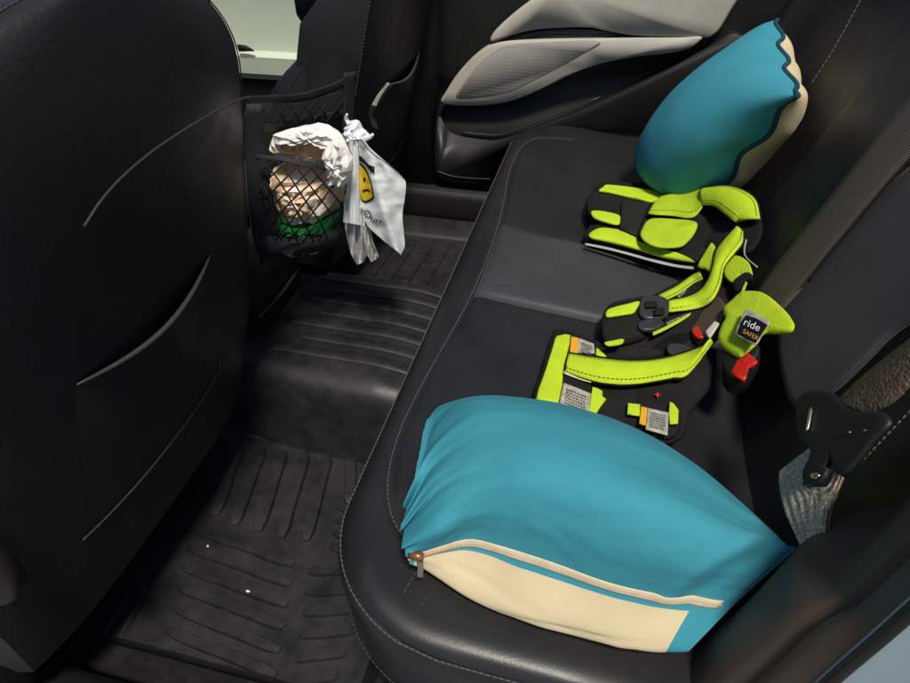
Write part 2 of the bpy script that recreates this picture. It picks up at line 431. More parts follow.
def cpt(i, j):
    y = ys[j]; xf = front_x(y); t = i / NX; t = t ** 1.25
    x = xf + (X1 - xf) * t
    return V((x, y, zc(x, y)))
CENTL = mat('leather with painted sheen', (.038, .0385, .041), .42, .6, ('voronoi', 420, .10, .0006), .15, 6, rvar=.06)  # lighter base colour stands in for sky sheen on the middle panel
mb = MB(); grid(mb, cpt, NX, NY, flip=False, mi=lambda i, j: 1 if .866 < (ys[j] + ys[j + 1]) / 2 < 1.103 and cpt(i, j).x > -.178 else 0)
# skirt following the outline
border = [cpt(NX, 0 )] + [cpt(i, 0) for i in range(NX - 1, -1, -1)] + [cpt(0, j) for j in range(1, NY + 1)] + [cpt(i, NY) for i in range(1, NX + 1)]
def outward(k):
    a, b = border[max(k - 1, 0)], border[min(k + 1, len(border) - 1)]; t = b - a; return V((t.y, -t.x, 0)).normalized() * -1
sk = [(0, 0), (.003, -.004), (.005, -.015), (.003, -.05), (-.004, -.12), (-.018, -.20), (-.03, -.34)]
OUT = [outward(k) for k in range(len(border))]
cen = V((.05, .99, 0))
for k in range(len(border)):
    if OUT[k].dot(border[k] - cen) < 0 and OUT[k].length: OUT[k] = -OUT[k]
grid(mb, lambda i, j: border[i] + OUT[i] * sk[j][0] + V((0, 0, sk[j][1])), len(border) - 1, len(sk) - 1)
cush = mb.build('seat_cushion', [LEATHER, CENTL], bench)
mb = MB()
bp = [border[k] + OUT[k] * .001 + V((0, 0, .0008)) for k in range(0, len(border))]
stitch(mb, bp, r=.0009)
mb.build('edge_stitching', THREAD, cush); mb = MB()
stitch(mb, [V((p.x, p.y, zc(p.x, p.y) + .0012)) for p in [a + V((-.0035, 0, 0)) for a in L2]])
mb.build('inner_stitching', THREAD, cush)
for yy in (1.108, .860):
    mb = MB(); stitch(mb, [V((-.176 + .012 * k, yy, zc(-.176 + .012 * k, yy) + .001)) for k in range(34)], r=.0007); mb.build('panel_stitching', THREADD, cush)
mb = MB()
stitch(mb, [V((-.196 + .19 * t, 1.092 - .018 * t + (.02 if t > .3 else .01) * -t, zc(-.19 + .19 * t, 1.092) + .001)) for t in [k / 20 for k in range(21)]], r=.0007); mb.build('panel_stitching', THREADD, cush)
mb = MB()
# short seam at the near end of the edge strip
a, b = oz(417, 572, .566), oz(391, 615, .552)
stitch(mb, [a.lerp(b, t / 12) + V((0, 0, .0015)) for t in range(13)], r=.0010); mb.build('strip_stitching', THREADD, cush)
mb = MB()
a, b = oz(428, 598, .566), oz(408, 625, .553)
stitch(mb, [a.lerp(b, t / 12) + V((0, 0, .0015)) for t in range(13)], r=.0005); mb.build('strip_stitching', THREADD, cush)
# front face lower seam
mb = MB()
lo = [border[k] + OUT[k] * -.002 + V((0, 0, -.10)) for k in range(NX - 20, NX + NY - 40)]
stitch(mb, [p + OUT[min(k + NX - 20, len(OUT) - 1)] * .004 for k, p in enumerate(lo)], r=.0006); mb.build('face_seam', THREADD, cush)
# backrest
LEAN = .38
def bx(z): return .235 + LEAN * (z - .54)
def bpt(y, z):
    x = bx(z)
    # three panels with bolsters
    for c, w in ((.62, .26), (1.36, .26)):
        d = abs(y - c)
        if d < w: x += .012 * (1 - (d / w) ** 4)
        x += .005 * math.exp(-((d - w) / .006) ** 2)
    if .88 < y < 1.10: x -= .010
    x -= .03 * math.exp(-((y - .33) / .05) ** 2) + .03 * math.exp(-((y - 1.66) / .05) ** 2)
    if z > 1.08: x += (z - 1.08) ** 2 * 4
    return V((x, y, z))
mb = MB(); grid(mb, lambda i, j: bpt(.30 + 1.39 * i / 150, .50 + .70 * j / 50), 150, 50)
top = [bpt(.30 + 1.39 * i / 150, 1.20) for i in range(151)]
grid(mb, lambda i, j: top[i] + V((.05 * j, 0, -.004 * j * j)), 150, 4)
for y in (.30, 1.69):
    grid(mb, lambda i, j: bpt(y, .50 + .07 * i) + V((.05 * j, 0, 0)), 10, 4)
back = mb.build('backrest', LEATHER, bench)
def onback(px, py, off=.0):
    n = V((1, 0, -LEAN)); return onp(px, py, n, .235 - LEAN * .54 - off)
for pl in ([(813, 84), (835, 50), (856, 12), (866, -8)], [(886, 322), (898, 311), (912, 298)]):
    mb = MB(); stitch(mb, [p + V((-.003, 0, 0)) for p in cr([onback(x, y, .006) for x, y in pl], 6)], r=.0009, dash=.008, gap=.0006); mb.build('backrest_stitching', THREAD, back)
mb = MB(); stitch(mb, cr([onback(x, y, .030) for x, y in [(842, 478), (860, 463), (885, 437), (912, 409), (950, 372)]], 6), r=.0009)
mb.build('backrest_stitching', THREAD, back)
# near seat centre panel on the backrest (lighter, brushed)
mb = MB()
pn = [onback(x, y, .012) for x, y in [(912, 170), (850, 232), (800, 285), (782, 330), (786, 380), (800, 410), (835, 392), (868, 362), (895, 335), (930, 310), (990, 250), (990, 130)]]
pad(mb, pn, .008, (-1, 0, LEAN), 5, .5, inset=.05)
PANEL = mat('charcoal brushed seat panel', (.040, .042, .042), .6, .35, ('noise', 400, .2, .0006), .15, 9, sheen=.1)
tag(mb.build('backrest_panel', PANEL, back), 'charcoal centre panel of the nearest backrest')

# ------------------------------------------------------------------ front seats
SL = .24
def fsx(z): return -.53 + SL * (z - .5)
def make_front_seat(label):
    root = thing('front_seat', label, 'car seat', (-.62, .5, .2), 'front seats seen from behind')
    hw = [(.36, .262), (.45, .272), (.574, .284), (.75, .259), (.90, .246), (.97, .226), (1.02, .185), (1.05, .135), (1.066, .08), (1.073, .02)]
    def half(z):
        for (za, a), (zb, b) in zip(hw, hw[1:]):
            if z <= zb: t = max(0, (z - za) / (zb - za)); return a + (b - a) * t
        return .02
    ks = [V((z, h, 0)) for z, h in hw]
    prof = cr(ks, 6)
    mb = MB(); NZ = len(prof) - 1; NYs = 40
    def rear(i, j):
        z, h = prof[i].x, max(prof[i].y, .004); s = -1 + 2 * j / NYs
        x = fsx(z) - .022 * abs(s) ** 4 - .018 * max(0, (z - .95) / .12) ** 2
        if z < .745 and abs(s) < .9: x += .0
        return V((x, .5 + h * s, z))
    grid(mb, rear, NZ, NYs)
    def thick(z): return .13 - .10 * min(1, max(0, (z - .88) / .15))
    # side wraps forward
    for sgn, jj in ((-1, 0), (1, NYs)):
        def side(i, k):
            p = rear(i, jj); t = k / 8
            return V((p.x - thick(p.z) * t, p.y + sgn * .012 * math.sin(math.pi * t), p.z - .004 * t))
        grid(mb, side, NZ, 8)
    grid(mb, lambda i, j: V((rear(i, j).x - thick(rear(i, j).z), rear(i, j).y, rear(i, j).z - .004)), NZ, NYs)
    t0 = [rear(0, j) for j in range(NYs + 1)]
    grid(mb, lambda i, j: t0[j] + V((-.13 * i / 2, 0, .005 * i)), 2, NYs)
    shell = mb.build('backrest', SHELL, root)
    # side bolster towards the front
    fr = [(.40, -.84), (.52, -.80), (.62, -.755), (.70, -.705), (.76, -.660), (.82, -.590), (.865, -.530), (.90, -.498)]
    for sgn in (-1, 1):
        mb = MB()
        def bol(i, j):
            z, xf = fr[0][0] + (fr[-1][0] - fr[0][0]) * i / 24, 0
            for (za, xa), (zb, xb) in zip(fr, fr[1:]):
                if z <= zb + 1e-6: xf = xa + (xb - xa) * (z - za) / (zb - za); break
            xr = fsx(z) - .05; h = half(z); t = j / 20. * 2 * math.pi
            cx_, rx, ry = (xr + xf) / 2, (xr - xf) / 2, .048
            ca, sa = math.cos(t), math.sin(t)
            return V((cx_ + rx * abs(ca) ** .75 * (1 if ca > 0 else -1), .5 + sgn * (h - .042 + ry * abs(sa) ** .7 * (1 if sa > 0 else -1)), z + .01))
        o = grid(mb, bol, 24, 20, True)
        mb.f.append(tuple(o + k for k in range(20))); mb.m.append(0)
        mb.f.append(tuple(o + 24 * 20 + k for k in range(20))); mb.m.append(0)
        bo = mb.build('side_bolster', LEATHER, root)
        mb = MB(); stitch(mb, [bol(i, 6 if sgn > 0 else 6) + V((0, sgn * .001, .001)) for i in range(4, 25)], r=.0007)
        mb.build('bolster_stitching', THREADD, bo)
    # piping seam on the top edge
    mb = MB()
    edge = [rear(i, 0) + V((.0015, -.0005, 0)) for i in range(14, NZ + 1)] + [rear(i, NYs) + V((.0015, .0005, 0)) for i in range(NZ - 1, 13, -1)]
    stitch(mb, edge, r=.0009); mb.build('edge_stitching', THREADD, shell); mb = MB(); edge2 = [p + V((-.014, 0, .004)) for p in edge]; stitch(mb, edge2, r=.0007)
    mb.build('edge_stitching', THREADD, shell)
    # map pocket
    mb = MB()
    def pk(i, j):
        t = i / 24; s = j / 24; yl = (.335 + .038 * t) + (.648 - .335 - .060 * t) * s
        zt = .742 - .020 * math.sin(math.pi * s) - .004; zb = .515 - .006 * math.sin(math.pi * s)
        z = zb + (zt - zb) * t
        off = .0015 + .014 * math.sin(math.pi * s) * (.35 + .65 * t)
        return V((fsx(z) - .035 * abs((yl - .5) / .27) ** 3.5 + off, yl, z))
    grid(mb, pk, 24, 24)
    pocket = mb.build('map_pocket', SHELL, root)
    mb = MB(); lip = [pk(24, j) for j in range(25)]
    tube(mb, [p + V((.0015, 0, 0)) for p in lip], lambda t: 0.0008 + .0024 * math.sin(math.pi * t) ** .5, 8)
    LIP = bpy.data.materials.get('highlit pocket lip') or mat('highlit pocket lip', (.055, .054, .052), .5, .4)  # lighter colour paints a highlight onto the lip and lower seam
    mb.build('pocket_lip', LIP, pocket)
    mb = MB()
    low = cr([pk(0, j) + V((.002, 0, -.002)) for j in range(25)] + [pk(i, 24) + V((.002, .001, 0)) for i in (1, 2)], 2)
    tube(mb, low, .0012, 6); mb.build('pocket_seam', LIP, pocket)
    # seat side valance, base and rails
    mb = MB(); box(mb, (-1.12, .245, .33), (-.60, .755, .50), .03); mb.build('seat_cushion', LEATHER, root)
    mb = MB(); box(mb, (-1.10, .255, .255), (-.74, .745, .345), .02); mb.build('seat_base', PLASTIC, root)
    for y in (.30, .70):
        mb = MB(); box(mb, (-1.10, y - .02, .2), (-.68, y + .02, .250), .006); mb.build('rail', GLOSSBLK, root)
    return root, shell
drv, shell = make_front_seat('nearest black front seat, its plain back and curved map pocket filling the left')
# recliner cover on the outer side of the nearest seat only
mb = MB(); c = V((-.52, .232, .645))
for r0, r1, y0, y1 in ((.062, .058, 0, -.018), (.040, .036, -.018, -.026), (.020, .016, -.026, -.034)):
    pts = [c + V((math.cos(a) * r0, y0, math.sin(a) * r0)) for a in [k * math.pi / 16 for k in range(32)]]
    prism(mb, pts, (0, y1 - y0, 0), .004)
BRZ = mat('bronze tinted trim', (.011, .009, .007), .6, .3)
tag(mb.build('recliner_cover', BRZ, drv), 'round bronze tinted hinge cover')
mb = MB(); box(mb, (-1.05, .222, .33), (-.60, .258, .50), .014); mb.build('side_valance', CARPET, drv)
def copy_tree(o, parent=None, dy=0):
    c = o.copy(); COL.objects.link(c)
    if parent: c.parent = parent; c.matrix_parent_inverse = o.matrix_parent_inverse.copy()
    for ch in list(o.children):
        if ch.name.startswith(('recliner', 'side_valance')): continue
        copy_tree(ch, c)
    return c
psg = copy_tree(drv); psg.location.y += .965
psg['label'] = 'far black front seat beyond the storage net, mostly hidden by the white bag'
mb = MB()
prism(mb, [V((x, 1.255, z)) for x, z in [(-.605, .868), (-.612, .93), (-.59, 1.02), (-.50, 1.05), (-.45, 1.0), (-.47, .92), (-.52, .862)]], (0, .40, 0), .02, 0, 3)
mb.build('upper_backrest', LEATHER, psg)
# strap loop on the back of the far seat
mb = MB()
a = [oy(372, 128, 1.20), oy(369, 112, 1.2), oy(376, 98, 1.2), oy(386, 82, 1.2)]
strip(mb, a, [p + V((.012, .004, -.006)) for p in a], .002)
w = mb.build('pull_strap', NFAB, psg)
mb = MB(); a = [oy(371, 106, 1.19), oy(378, 94, 1.19), oy(388, 82, 1.19)]
strip(mb, a, [a[0] + V((.010, 0, -.001)), a[1] + V((.006, 0, -.004)), a[2] + V((.003, 0, -.003))], .001)
tag(mb.build('strap_tip', LABELW, w), 'white tip of the pull strap')

# ------------------------------------------------------------------ far rear door
door = thing('rear_door', 'far rear door with a warm grey armrest insert above a black moulded lower panel', 'car door', (0, 1.73, .3))
def YD(py0): return 1.70
def poly_y(pts, y): return [oy(a, b, y) for a, b in pts]
mb = MB()
def dp(i, j):
    x = -.475 + 1.0 * i / 80; z = .345 + .80 * j / 70
    y = 1.715 - .030 * math.exp(-((z - (.50 + .10 * max(0, x + .3))) / .07) ** 2) + .015 * math.exp(-((z - (.60 + .2 * max(0, x + .35))) / .035) ** 2) - .02 * (z > .95) * (z - .95)
    d = min(x + .475, .05); y += .03 * (1 - d / .05) ** 2
    return V((x, y, z))
grid(mb, dp, 80, 70)
grid(mb, lambda i, j: dp(0, j) + V((-.003 * i, .02 * i, 0)), 4, 70)
panel = mb.build('door_panel', PLASTIC, door)
mb = MB()   # moulded pocket below the armrest
prism(mb, poly_y([(441, 112), (452, 128), (475, 134), (502, 135), (545, 120), (600, 98), (655, 72), (705, 45), (735, 30), (760, 60), (735, 110), (650, 126), (583, 127), (545, 128), (522, 142), (505, 162), (493, 178), (465, 178), (441, 172), (437, 140)], 1.712), (0, -.034, 0), .004, 0, 4)
mb.build('door_pocket', PLASTIC, door)
mb = MB(); tube(mb, cr(poly_y([(437, 171), (452, 176), (470, 178), (490, 179)], 1.674), 6), .0018, 6)
for pl in ([(462, 132), (480, 134), (503, 134), (545, 119), (600, 97)],):
    tube(mb, cr(poly_y(pl, 1.680), 6), .0022, 6)
RIDGE = mat('dark grey trim tone', (.022, .022, .022), .5, .5)
mb.build('painted_edge_highlight', RIDGE, panel)  # paler tubes draw the highlights along the door panel edges
mb = MB()  # upper insert
prism(mb, poly_y([(493, 39), (494, 32), (503, 22), (518, 9), (534, -3), (556, -18), (600, -42), (745, -50), (742, -15), (729, 10), (713, 33), (690, 34), (640, 33), (622, 31), (606, 28), (590, 25), (565, 25), (535, 27), (512, 32)], 1.70), (0, -.030, 0), .009, 0, 4)
mb.build('upper_insert', GREYFAB, door)
mb = MB()  # lower insert
low = [(444, 99), (448, 89), (458, 73), (472, 57), (487, 45), (502, 39), (530, 37), (565, 36), (600, 35.5), (640, 34.5), (680, 34), (701, 33), (698, 39), (688, 45), (670, 49), (640, 52), (618, 56), (598, 61), (575, 70), (552, 81), (530, 91), (510, 98), (490, 101), (465, 102)]
prism(mb, poly_y(low, 1.70), (0, -.034, 0), .007, 0, 3)
li = mb.build('lower_insert', GREYEDGE, door)
mb = MB(); c = (520, 68)
inn = [(457, 97), (463, 83), (478, 64), (495, 50), (512, 44), (560, 41), (600, 41), (585, 52), (560, 66), (535, 79), (512, 90), (485, 96)]
prism(mb, poly_y(inn, 1.6665), (0, -.0022, 0), .001, 0, 4)
mb.build('perforated_panel', GREYPERF, li)
mb = MB()
prism(mb, poly_y([(500, 38), (505, 35), (530, 30), (560, 27), (590, 27), (622, 32), (600, 35), (560, 36), (525, 37)], 1.70), (0, -.020, 0), .003, 0, 3)
hd = mb.build('door_handle', GLOSSBLK, door)
mb = MB()
for k, px in enumerate([559, 562, 565, 568, 572]):
    a = oy(px, 29.6, 1.679); box(mb, tuple(a - V((.0022, .001, .0018))), tuple(a + V((.0022, .0005, .0018))), .0005)
mb.build('handle_marks', RIDGE, hd)

# far front door
fd = thing('front_door', 'pale greenish front door trim showing in the gap between the front seats', 'car door', (-.95, 1.76, .3))
mb = MB()
fz = [(.30, 1.74), (.555, 1.74), (.600, 1.73), (.612, 1.722), (.618, 1.715), (.664, 1.712), (.668, 1.722), (.672, 1.745), (.74, 1.752), (.86, 1.75), (.90, 1.74), (1.1, 1.745)]
fz = [(z, y) for z, y in fz]
def fdp(i, j):
    x = -1.65 + 1.0 * i / 40; z, y = fz[j]
    return V((x, y + .01 * math.sin((x + 1) * 3), z))
grid(mb, fdp, 40, len(fz) - 1, mi=lambda i, j: 1 if fz[j][0] < .60 else 0)
mb.build('door_trim', [PALE, PLASTIC], fd, angle=30)
mb = MB(); a = oy(246, 48, 1.70)
prism(mb, [oy(238, 44, 1.712), oy(246, 45, 1.712), oy(255, 50.5, 1.712), oy(240, 51, 1.712)], (0, -.008, 0), .002)
mb.build('door_pull', PLASTIC, fd)
mb = MB(); box(mb, (-1.66, 1.69, .2), (-.66, 1.80, .33), .02); mb.build('lower_trim', PLASTIC, fd)

# dashboard
db = thing('dashboard', 'dark dashboard with a teal screen beyond the nearest front seat', 'dashboard', (-1.5, 1., .3))
mb = MB(); sec = cr([V((-1.18, 0, .30)), V((-1.20, 0, .55)), V((-1.12, 0, .72)), V((-1.10, 0, .84)), V((-1.14, 0, .93)), V((-1.3, 0, .98)), V((-1.7, 0, 1.0)), V((-1.9, 0, .95))], 6)
grid(mb, lambda i, j: V((sec[j].x, .18 + 1.56 * i / 20, sec[j].z)), 20, len(sec) - 1); mb.build('dash_panel', PLASTIC, db)
mb = MB(); q = [ox(-30, 24, -1.08), ox(12, 22, -1.08), ox(2, 30, -1.08), ox(-30, 52, -1.08)]
prism(mb, q, (.015, 0, 0), .002); mb.build('reflection', SCREEN, db)  # added teal plate stands in for a reflection
st = thing('column_lever', 'small blurred grey lever beyond the top edge of the nearest front seat', 'lever', tuple(ox(33, 12, -.95)))
mb = MB(); tube(mb, cr([ox(60, 4, -1.0), ox(48, 8, -.99), ox(36, 13, -.98)], 5), .006, 8); mb.build('stalk', RIDGE, st)
mb = MB(); tube(mb, cr([ox(35, 13.5, -.978), ox(29, 13, -.976)], 4), lambda t: .0085 * (.7 + .6 * math.sin(math.pi * t)), 10)
KN = mat('brownish lever knob', (.10, .07, .06), .4, .5); mb.build('knob', KN, st)

# centre console
cc = thing('center_console', 'low black centre console between the front seats behind the net', 'console', (-.85, .98, .36))
mb = MB(); box(mb, (-1.3, .86, .36), (-.60, 1.10, .60), .03); mb.build('console_body', PLASTIC, cc)
mb = MB(); box(mb, (-1.0, .865, .603), (-.61, 1.095, .655), .025); mb.build('armrest_lid', LEATHER, cc)
mb = MB(); tube(mb, cr([V((-.598, .885, .43)), V((-.596, .98, .425)), V((-.598, 1.07, .43))], 6), .004, 6); mb.build('rear_trim', RIDGE, cc)

# ------------------------------------------------------------------ storage net between the front seats
net = thing('storage_net', 'black elastic net organizer strapped between the two front seats', 'storage net', tuple(oy(300, 250, .95)))
def NM(px, py, bulge=1.):        # surface of the hanging net
    s = min(1, max(0, (px - 252) / 100)); t = min(1, max(0, (py - 150) / 90))
    y = .85 + .11 * s - bulge * .085 * math.sin(math.pi * s) ** .8 * math.sin(math.pi * (.15 + .6 * t))
    return oy(px, py, y)
def NB(px, py):                   # back plane
    s = (px - 252) / 100; return oy(px, py, .90 + .24 * s)
def nstrip(mb, up, lo, f, th=.002, n=5):
    strip(mb, [f(*p) for p in up], [f(*p) for p in lo], th, n)
mb = MB(); pts = [(253, 106), (300, 108), (346, 96), (352, 110), (346, 150), (347, 215), (342, 240), (300, 254), (263, 264), (256, 240), (252, 180)]
prism(mb, [NB(*p) + V((-.02, .02, 0)) for p in pts], (.002, -.003, 0), .001, 0, 3)
mb.build('back_panel', NFAB, net)
mb = MB(); nstrip(mb, [(246, 96), (268, 95), (300, 93), (330, 84), (356, 72)], [(247, 103), (268, 102), (300, 102), (330, 93), (357, 81)], NB); mb.build('top_band', NFAB, net)
mb = MB(); nstrip(mb, [(251, 121), (275, 121), (310, 117), (346, 108)], [(251, 131), (275, 131), (310, 127), (346, 117)], NB); mb.build('upper_band', NFAB, net)
mb = MB(); nstrip(mb, [(345, 72), (345, 95), (344, 115), (343, 135), (342, 170), (345, 220)], [(356, 70), (356, 95), (355, 115), (353, 135), (349, 170), (352, 215)], lambda a, b: NB(a, b) + V((0, -.006, 0))); mb.build('side_strap', NFAB, net)
mb = MB(); nstrip(mb, [(246, 104), (247, 150), (249, 200), (254, 240), (261, 264)], [(262, 104), (266, 150), (271, 200), (277, 235), (284, 258)], lambda a, b: NM(a, b, .3)); mb.build('side_strap', NFAB, net)
mb = MB(); nstrip(mb, [(258, 153), (285, 155), (310, 160), (328, 163)], [(258, 158), (285, 160), (310, 166), (328, 169)], lambda a, b: NM(a, b) + V((0, -.006, 0))); mb.build('rim_band', NFAB, net)
mb = MB()
prism(mb, [NM(a, b, .6) + V((.0, -.004, 0)) for a, b in [(262, 236), (290, 240), (320, 237), (346, 226), (347, 240), (322, 250), (290, 257), (265, 263)]], (.0, .004, .001), .001, 0, 3)
mb.build('bottom_panel', NFAB, net)
mb = MB()
def cord(mb, pts, r=.0014):
    P = [NM(a, b, 1.) + V((0, -.004, 0)) for a, b in pts]; tube(mb, cr(P, 4), r, 5)
for k in range(-7, 10):            # two families of sagging diagonals
    x = 262 + k * 15; pts = []
    for t in range(9):
        py = 158 + t * 10; px = x + t * 9.2 - .35 * t * t
        if 262 <= px <= 346: pts.append((px + 1.2 * math.sin(k + t), py + 2.5 * math.sin((px - 262) / 84 * math.pi)))
    if len(pts) > 1: cord(mb, pts)
for k in range(0, 19):
    x = 262 + k * 14.5; pts = []
    for t in range(9):
        py = 158 + t * 10; px = x - t * 11.5 + .3 * t * t
        if 262 <= px <= 346: pts.append((px + 1.2 * math.cos(k + t), py + 2.5 * math.sin((px - 262) / 84 * math.pi)))
    if len(pts) > 1: cord(mb, pts)
mb.build('net_mesh', NET, net)
mb = MB()
for k in range(6):
    cordp = [NB(262 + k * 14, 104) + V((0, -.004, 0)), NB(270 + k * 14, 113 - k) + V((0, -.012, 0)), NB(276 + k * 13, 122 - 1.5 * k) + V((0, -.006, 0))]; tube(mb, cr(cordp, 5), .0011, 5)
    cordp = [NB(276 + k * 14, 103 - 1.5 * k) + V((0, -.004, 0)), NB(268 + k * 14, 112 - k) + V((0, -.012, 0)), NB(262 + k * 13, 122) + V((0, -.006, 0))]; tube(mb, cr(cordp, 5), .0011, 5)
mb.build('net_mesh', NET, net)
mb = MB(); st_ = [onp(x, y, (1, 0, -SL), -.53 - SL * .5 + .005) for x, y in [(247, 98), (240, 98), (228, 103), (205, 115), (180, 130), (150, 150), (120, 175), (98, 199), (80, 226)]]
tube(mb, cr([p + V((.004, 0, 0)) for p in st_], 6), .0013, 6); mb.build('elastic_strap', mat('grey elastic', (.034, .033, .032), .6, .3), net)
mb = MB()
for px, py in ((262, 183), (266, 196), (270, 175), (268, 190)):
    tube(mb, cr([NM(px, py, .3) + V((0, -.006, 0)), NM(px + 3, py + 4, .3) + V((0, -.012, 0)), NM(px - 1, py + 8, .3) + V((0, -.006, 0))], 4), .0015, 5)
mb.build('cord_knot', NET, net)
mb = MB(); tube(mb, cr([NM(311, 252, .5) + V((0, -.006, 0)), NM(319, 250, .5) + V((0, -.007, 0)), NM(326, 246, .5) + V((0, -.006, 0))], 5), .002, 6); mb.build('metal_clip', STEEL, net)

def crumple(mb, outline, yc, th, nu=7, jit=.006, seed=0):
    rnd = random.Random(seed); P = cr([V((a, b, 0)) for a, b in outline], 2, True); c = sum(P, V()) / len(P); n = len(P)
    J = {}
    def pt(i, j):
        j %= n
        if i == 0: j = 0
        if (i, j) in J: return J[(i, j)]
        r = i / nu; q = c + (P[j] - c) * r; w = oy(q.x, q.y, yc)
        k = jit * (.35 if i == nu else 1)
        w += V((0, -1, .1)) * (th * math.sqrt(max(0, 1 - r ** 2.4))) + V((rnd.uniform(-k, k) * .6, rnd.uniform(-k, k) * 1.3, rnd.uniform(-k, k) * .6))
        J[(i, j)] = w; return w
    vs = []; 
    for i in range(nu):
        for j in range(n):
            a, b, d, e = pt(i, j), pt(i + 1, j), pt(i + 1, j + 1), pt(i, j + 1)
            if i == 0: mb.add([a, b, d], [(0, 1, 2)])
            elif (i + j) % 2: mb.add([a, b, d, e], [(0, 1, 2), (0, 2, 3)])
            else: mb.add([a, b, d, e], [(0, 1, 3), (1, 2, 3)])
    def pb(i, j):
        r = i / 4; q = c + (P[j] - c) * r; return oy(q.x, q.y, yc) + V((0, .02 * (1 - r * r), 0))
    grid(mb, pb, 4, n, True, flip=True)
# wrapped food and a green packet inside the net
fw = thing('food_wrap', 'crumpled white and peach paper food wrapping stuffed in the net pocket', 'paper wrap', tuple(oy(305, 215, .93)))
def blob(mb, outline, yc, th, nu=28, nv=44, wr=.006, seed=0):
    P = cr([V((a, b, 0)) for a, b in outline], 6, True); c = sum(P, V()) / len(P); n = len(P)
    def pt(i, j):
        r = i / nu; q = c + (P[j] - c) * r
        w = oy(q.x, q.y, yc)
        bul = th * math.sqrt(max(0, 1 - r ** 2.4))
        w += V((.15, -1, .1)).normalized() * (bul + wr * (1.1 - 2.2 * abs(noise.noise(V((w.x * 20, w.z * 20, seed)))) + .9 * abs(noise.noise(V((w.x * 48, w.z * 34, seed + 5)))) - .5) * (1 - r ** 6))
        return w
    grid(mb, pt, nu, n, True)
    def pb(i, j):
        r = i / 6; q = c + (P[j] - c) * r; return oy(q.x, q.y, yc) + V((0, .02 * (1 - r * r), 0))
    grid(mb, pb, 6, n, True, flip=True)
mb = MB(); crumple(mb, [(274, 168), (300, 160), (335, 164), (345, 175), (342, 200), (333, 216), (312, 221), (290, 219), (282, 205), (277, 185)], .975, .06, 8, .005, seed=3); mb.build('paper_bag', KRAFT, fw, smooth=False)
mb = MB(); crumple(mb, [(273, 139), (276, 133), (295, 128), (315, 124), (330, 128), (342, 140), (347, 152), (340, 166), (322, 165), (300, 159), (280, 156), (274, 150)], .955, .05, 6, .004, seed=9); mb.build('paper_roll', KRAFT, fw, smooth=False)
def fl(pts, y, dy=0): return [oy(a, b, y) for a, b in pts]
mb = MB(); crumple(mb, [(273, 138), (276, 133), (292, 128), (305, 126), (318, 122.5), (328, 125), (338, 131), (345, 141), (349, 150), (340, 150), (330, 144), (318, 141), (300, 142), (284, 143), (276, 147)], .905, .016, 4, .004, seed=44); mb.build('paper_flap', PAPER, fw)
mb = MB(); crumple(mb, [(331, 141), (340, 137), (348, 146), (353, 158), (353, 170), (348, 181), (341, 187), (333, 186), (327, 187), (327, 176), (324, 165), (323, 152)], .893, .016, 5, .004, seed=52); mb.build('paper_flap', PAPER, fw)
gp = MB(); crumple(gp, [(279, 216), (300, 220), (325, 217), (343, 208), (343, 224), (330, 233), (305, 240), (288, 236), (280, 228)], .965, .05, 6, .005, seed=20)
tag(gp.build('snack_packet', GREEN, smooth=False), 'crinkled green packet at the bottom of the net pocket under the paper wrapping', 'packet')

# ------------------------------------------------------------------ white carrier bag
bag = thing('plastic_bag', 'knotted white plastic bag with yellow face print hanging from the net strap', 'plastic bag', tuple(oy(378, 250, .95)))
def BS(px, py):
    s = (px - 345) / 60; t = (py - 140) / 110
    y = .945 - .030 * math.sin(math.pi * min(1, max(0, s))) - .014 * math.exp(-((px - (366 + (py - 150) * .30)) / 7) ** 2) * (px > 355) - .004 * noise.noise(V((px * .11, py * .05, 2))) + .007 * abs(math.sin(5.5 * math.atan2(px - 356, py - 132) + .015 * py)) * min(1, (py - 138) / 25) - .0035 * abs(noise.noise(V((px * .16, py * .12, 6))))
    return oy(px, py, y)
def bsurf(mb, rows, f, n=6, nv=14, th=.0008):
    """rows: list of (left px, right px) down the sheet"""
    Ls = cr([V((a[0], a[1], 0)) for a, b in rows], n); Rs = cr([V((b[0], b[1], 0)) for a, b in rows], n)
    def pt(i, j):
        q = Ls[i].lerp(Rs[i], j / nv); return f(q.x, q.y)
    grid(mb, pt, len(Ls) - 1, nv)
    grid(mb, lambda i, j: pt(i, j) + V((0, .004 + .02 * math.sin(math.pi * j / nv), 0)), len(Ls) - 1, nv, flip=True)
mb = MB(); bsurf(mb, [((353, 143), (361, 140)), ((356, 153), (370, 152)), ((358, 163), (386, 164)), ((359, 175), (400, 176)), ((360, 188), (405, 184)), ((361, 200), (404, 200)), ((362, 213), (402, 216)), ((368, 226), (403, 232)), ((384, 241), (404, 246)), ((397, 251), (401, 255))], BS)
body = mb.build('bag_body', BAG, bag)
mb = MB(); bsurf(mb, [((347, 140), (357, 141)), ((347, 155), (359, 158)), ((347, 175), (361, 176)), ((346, 195), (362, 196)), ((344, 208), (363, 212)), ((343, 222), (365, 226))], lambda a, b: oy(a, b, .925 - .012 * math.sin((a - 343) / 20 * 3.1) - .004 * math.sin(a * .9)))
mb.build('bag_side', BAG, bag)
mb = MB(); bsurf(mb, [((343, 196), (358, 206)), ((344, 212), (364, 216)), ((345, 228), (366, 228)), ((348, 243), (367, 240)), ((352, 256), (368, 250)), ((357, 265), (364, 262))], lambda a, b: oy(a, b, .93 - .010 * math.sin(a * .75 + b * .03) - .004 * math.sin(a * 1.6)))
bsurf(mb, [((362, 226), (367, 226)), ((364, 240), (370, 240)), ((366, 252), (373, 250)), ((371, 262), (377, 259))], lambda a, b: oy(a, b, .925 - .008 * math.sin(a * .9)), nv=6)
mb.build('torn_corner', BAGT, bag)
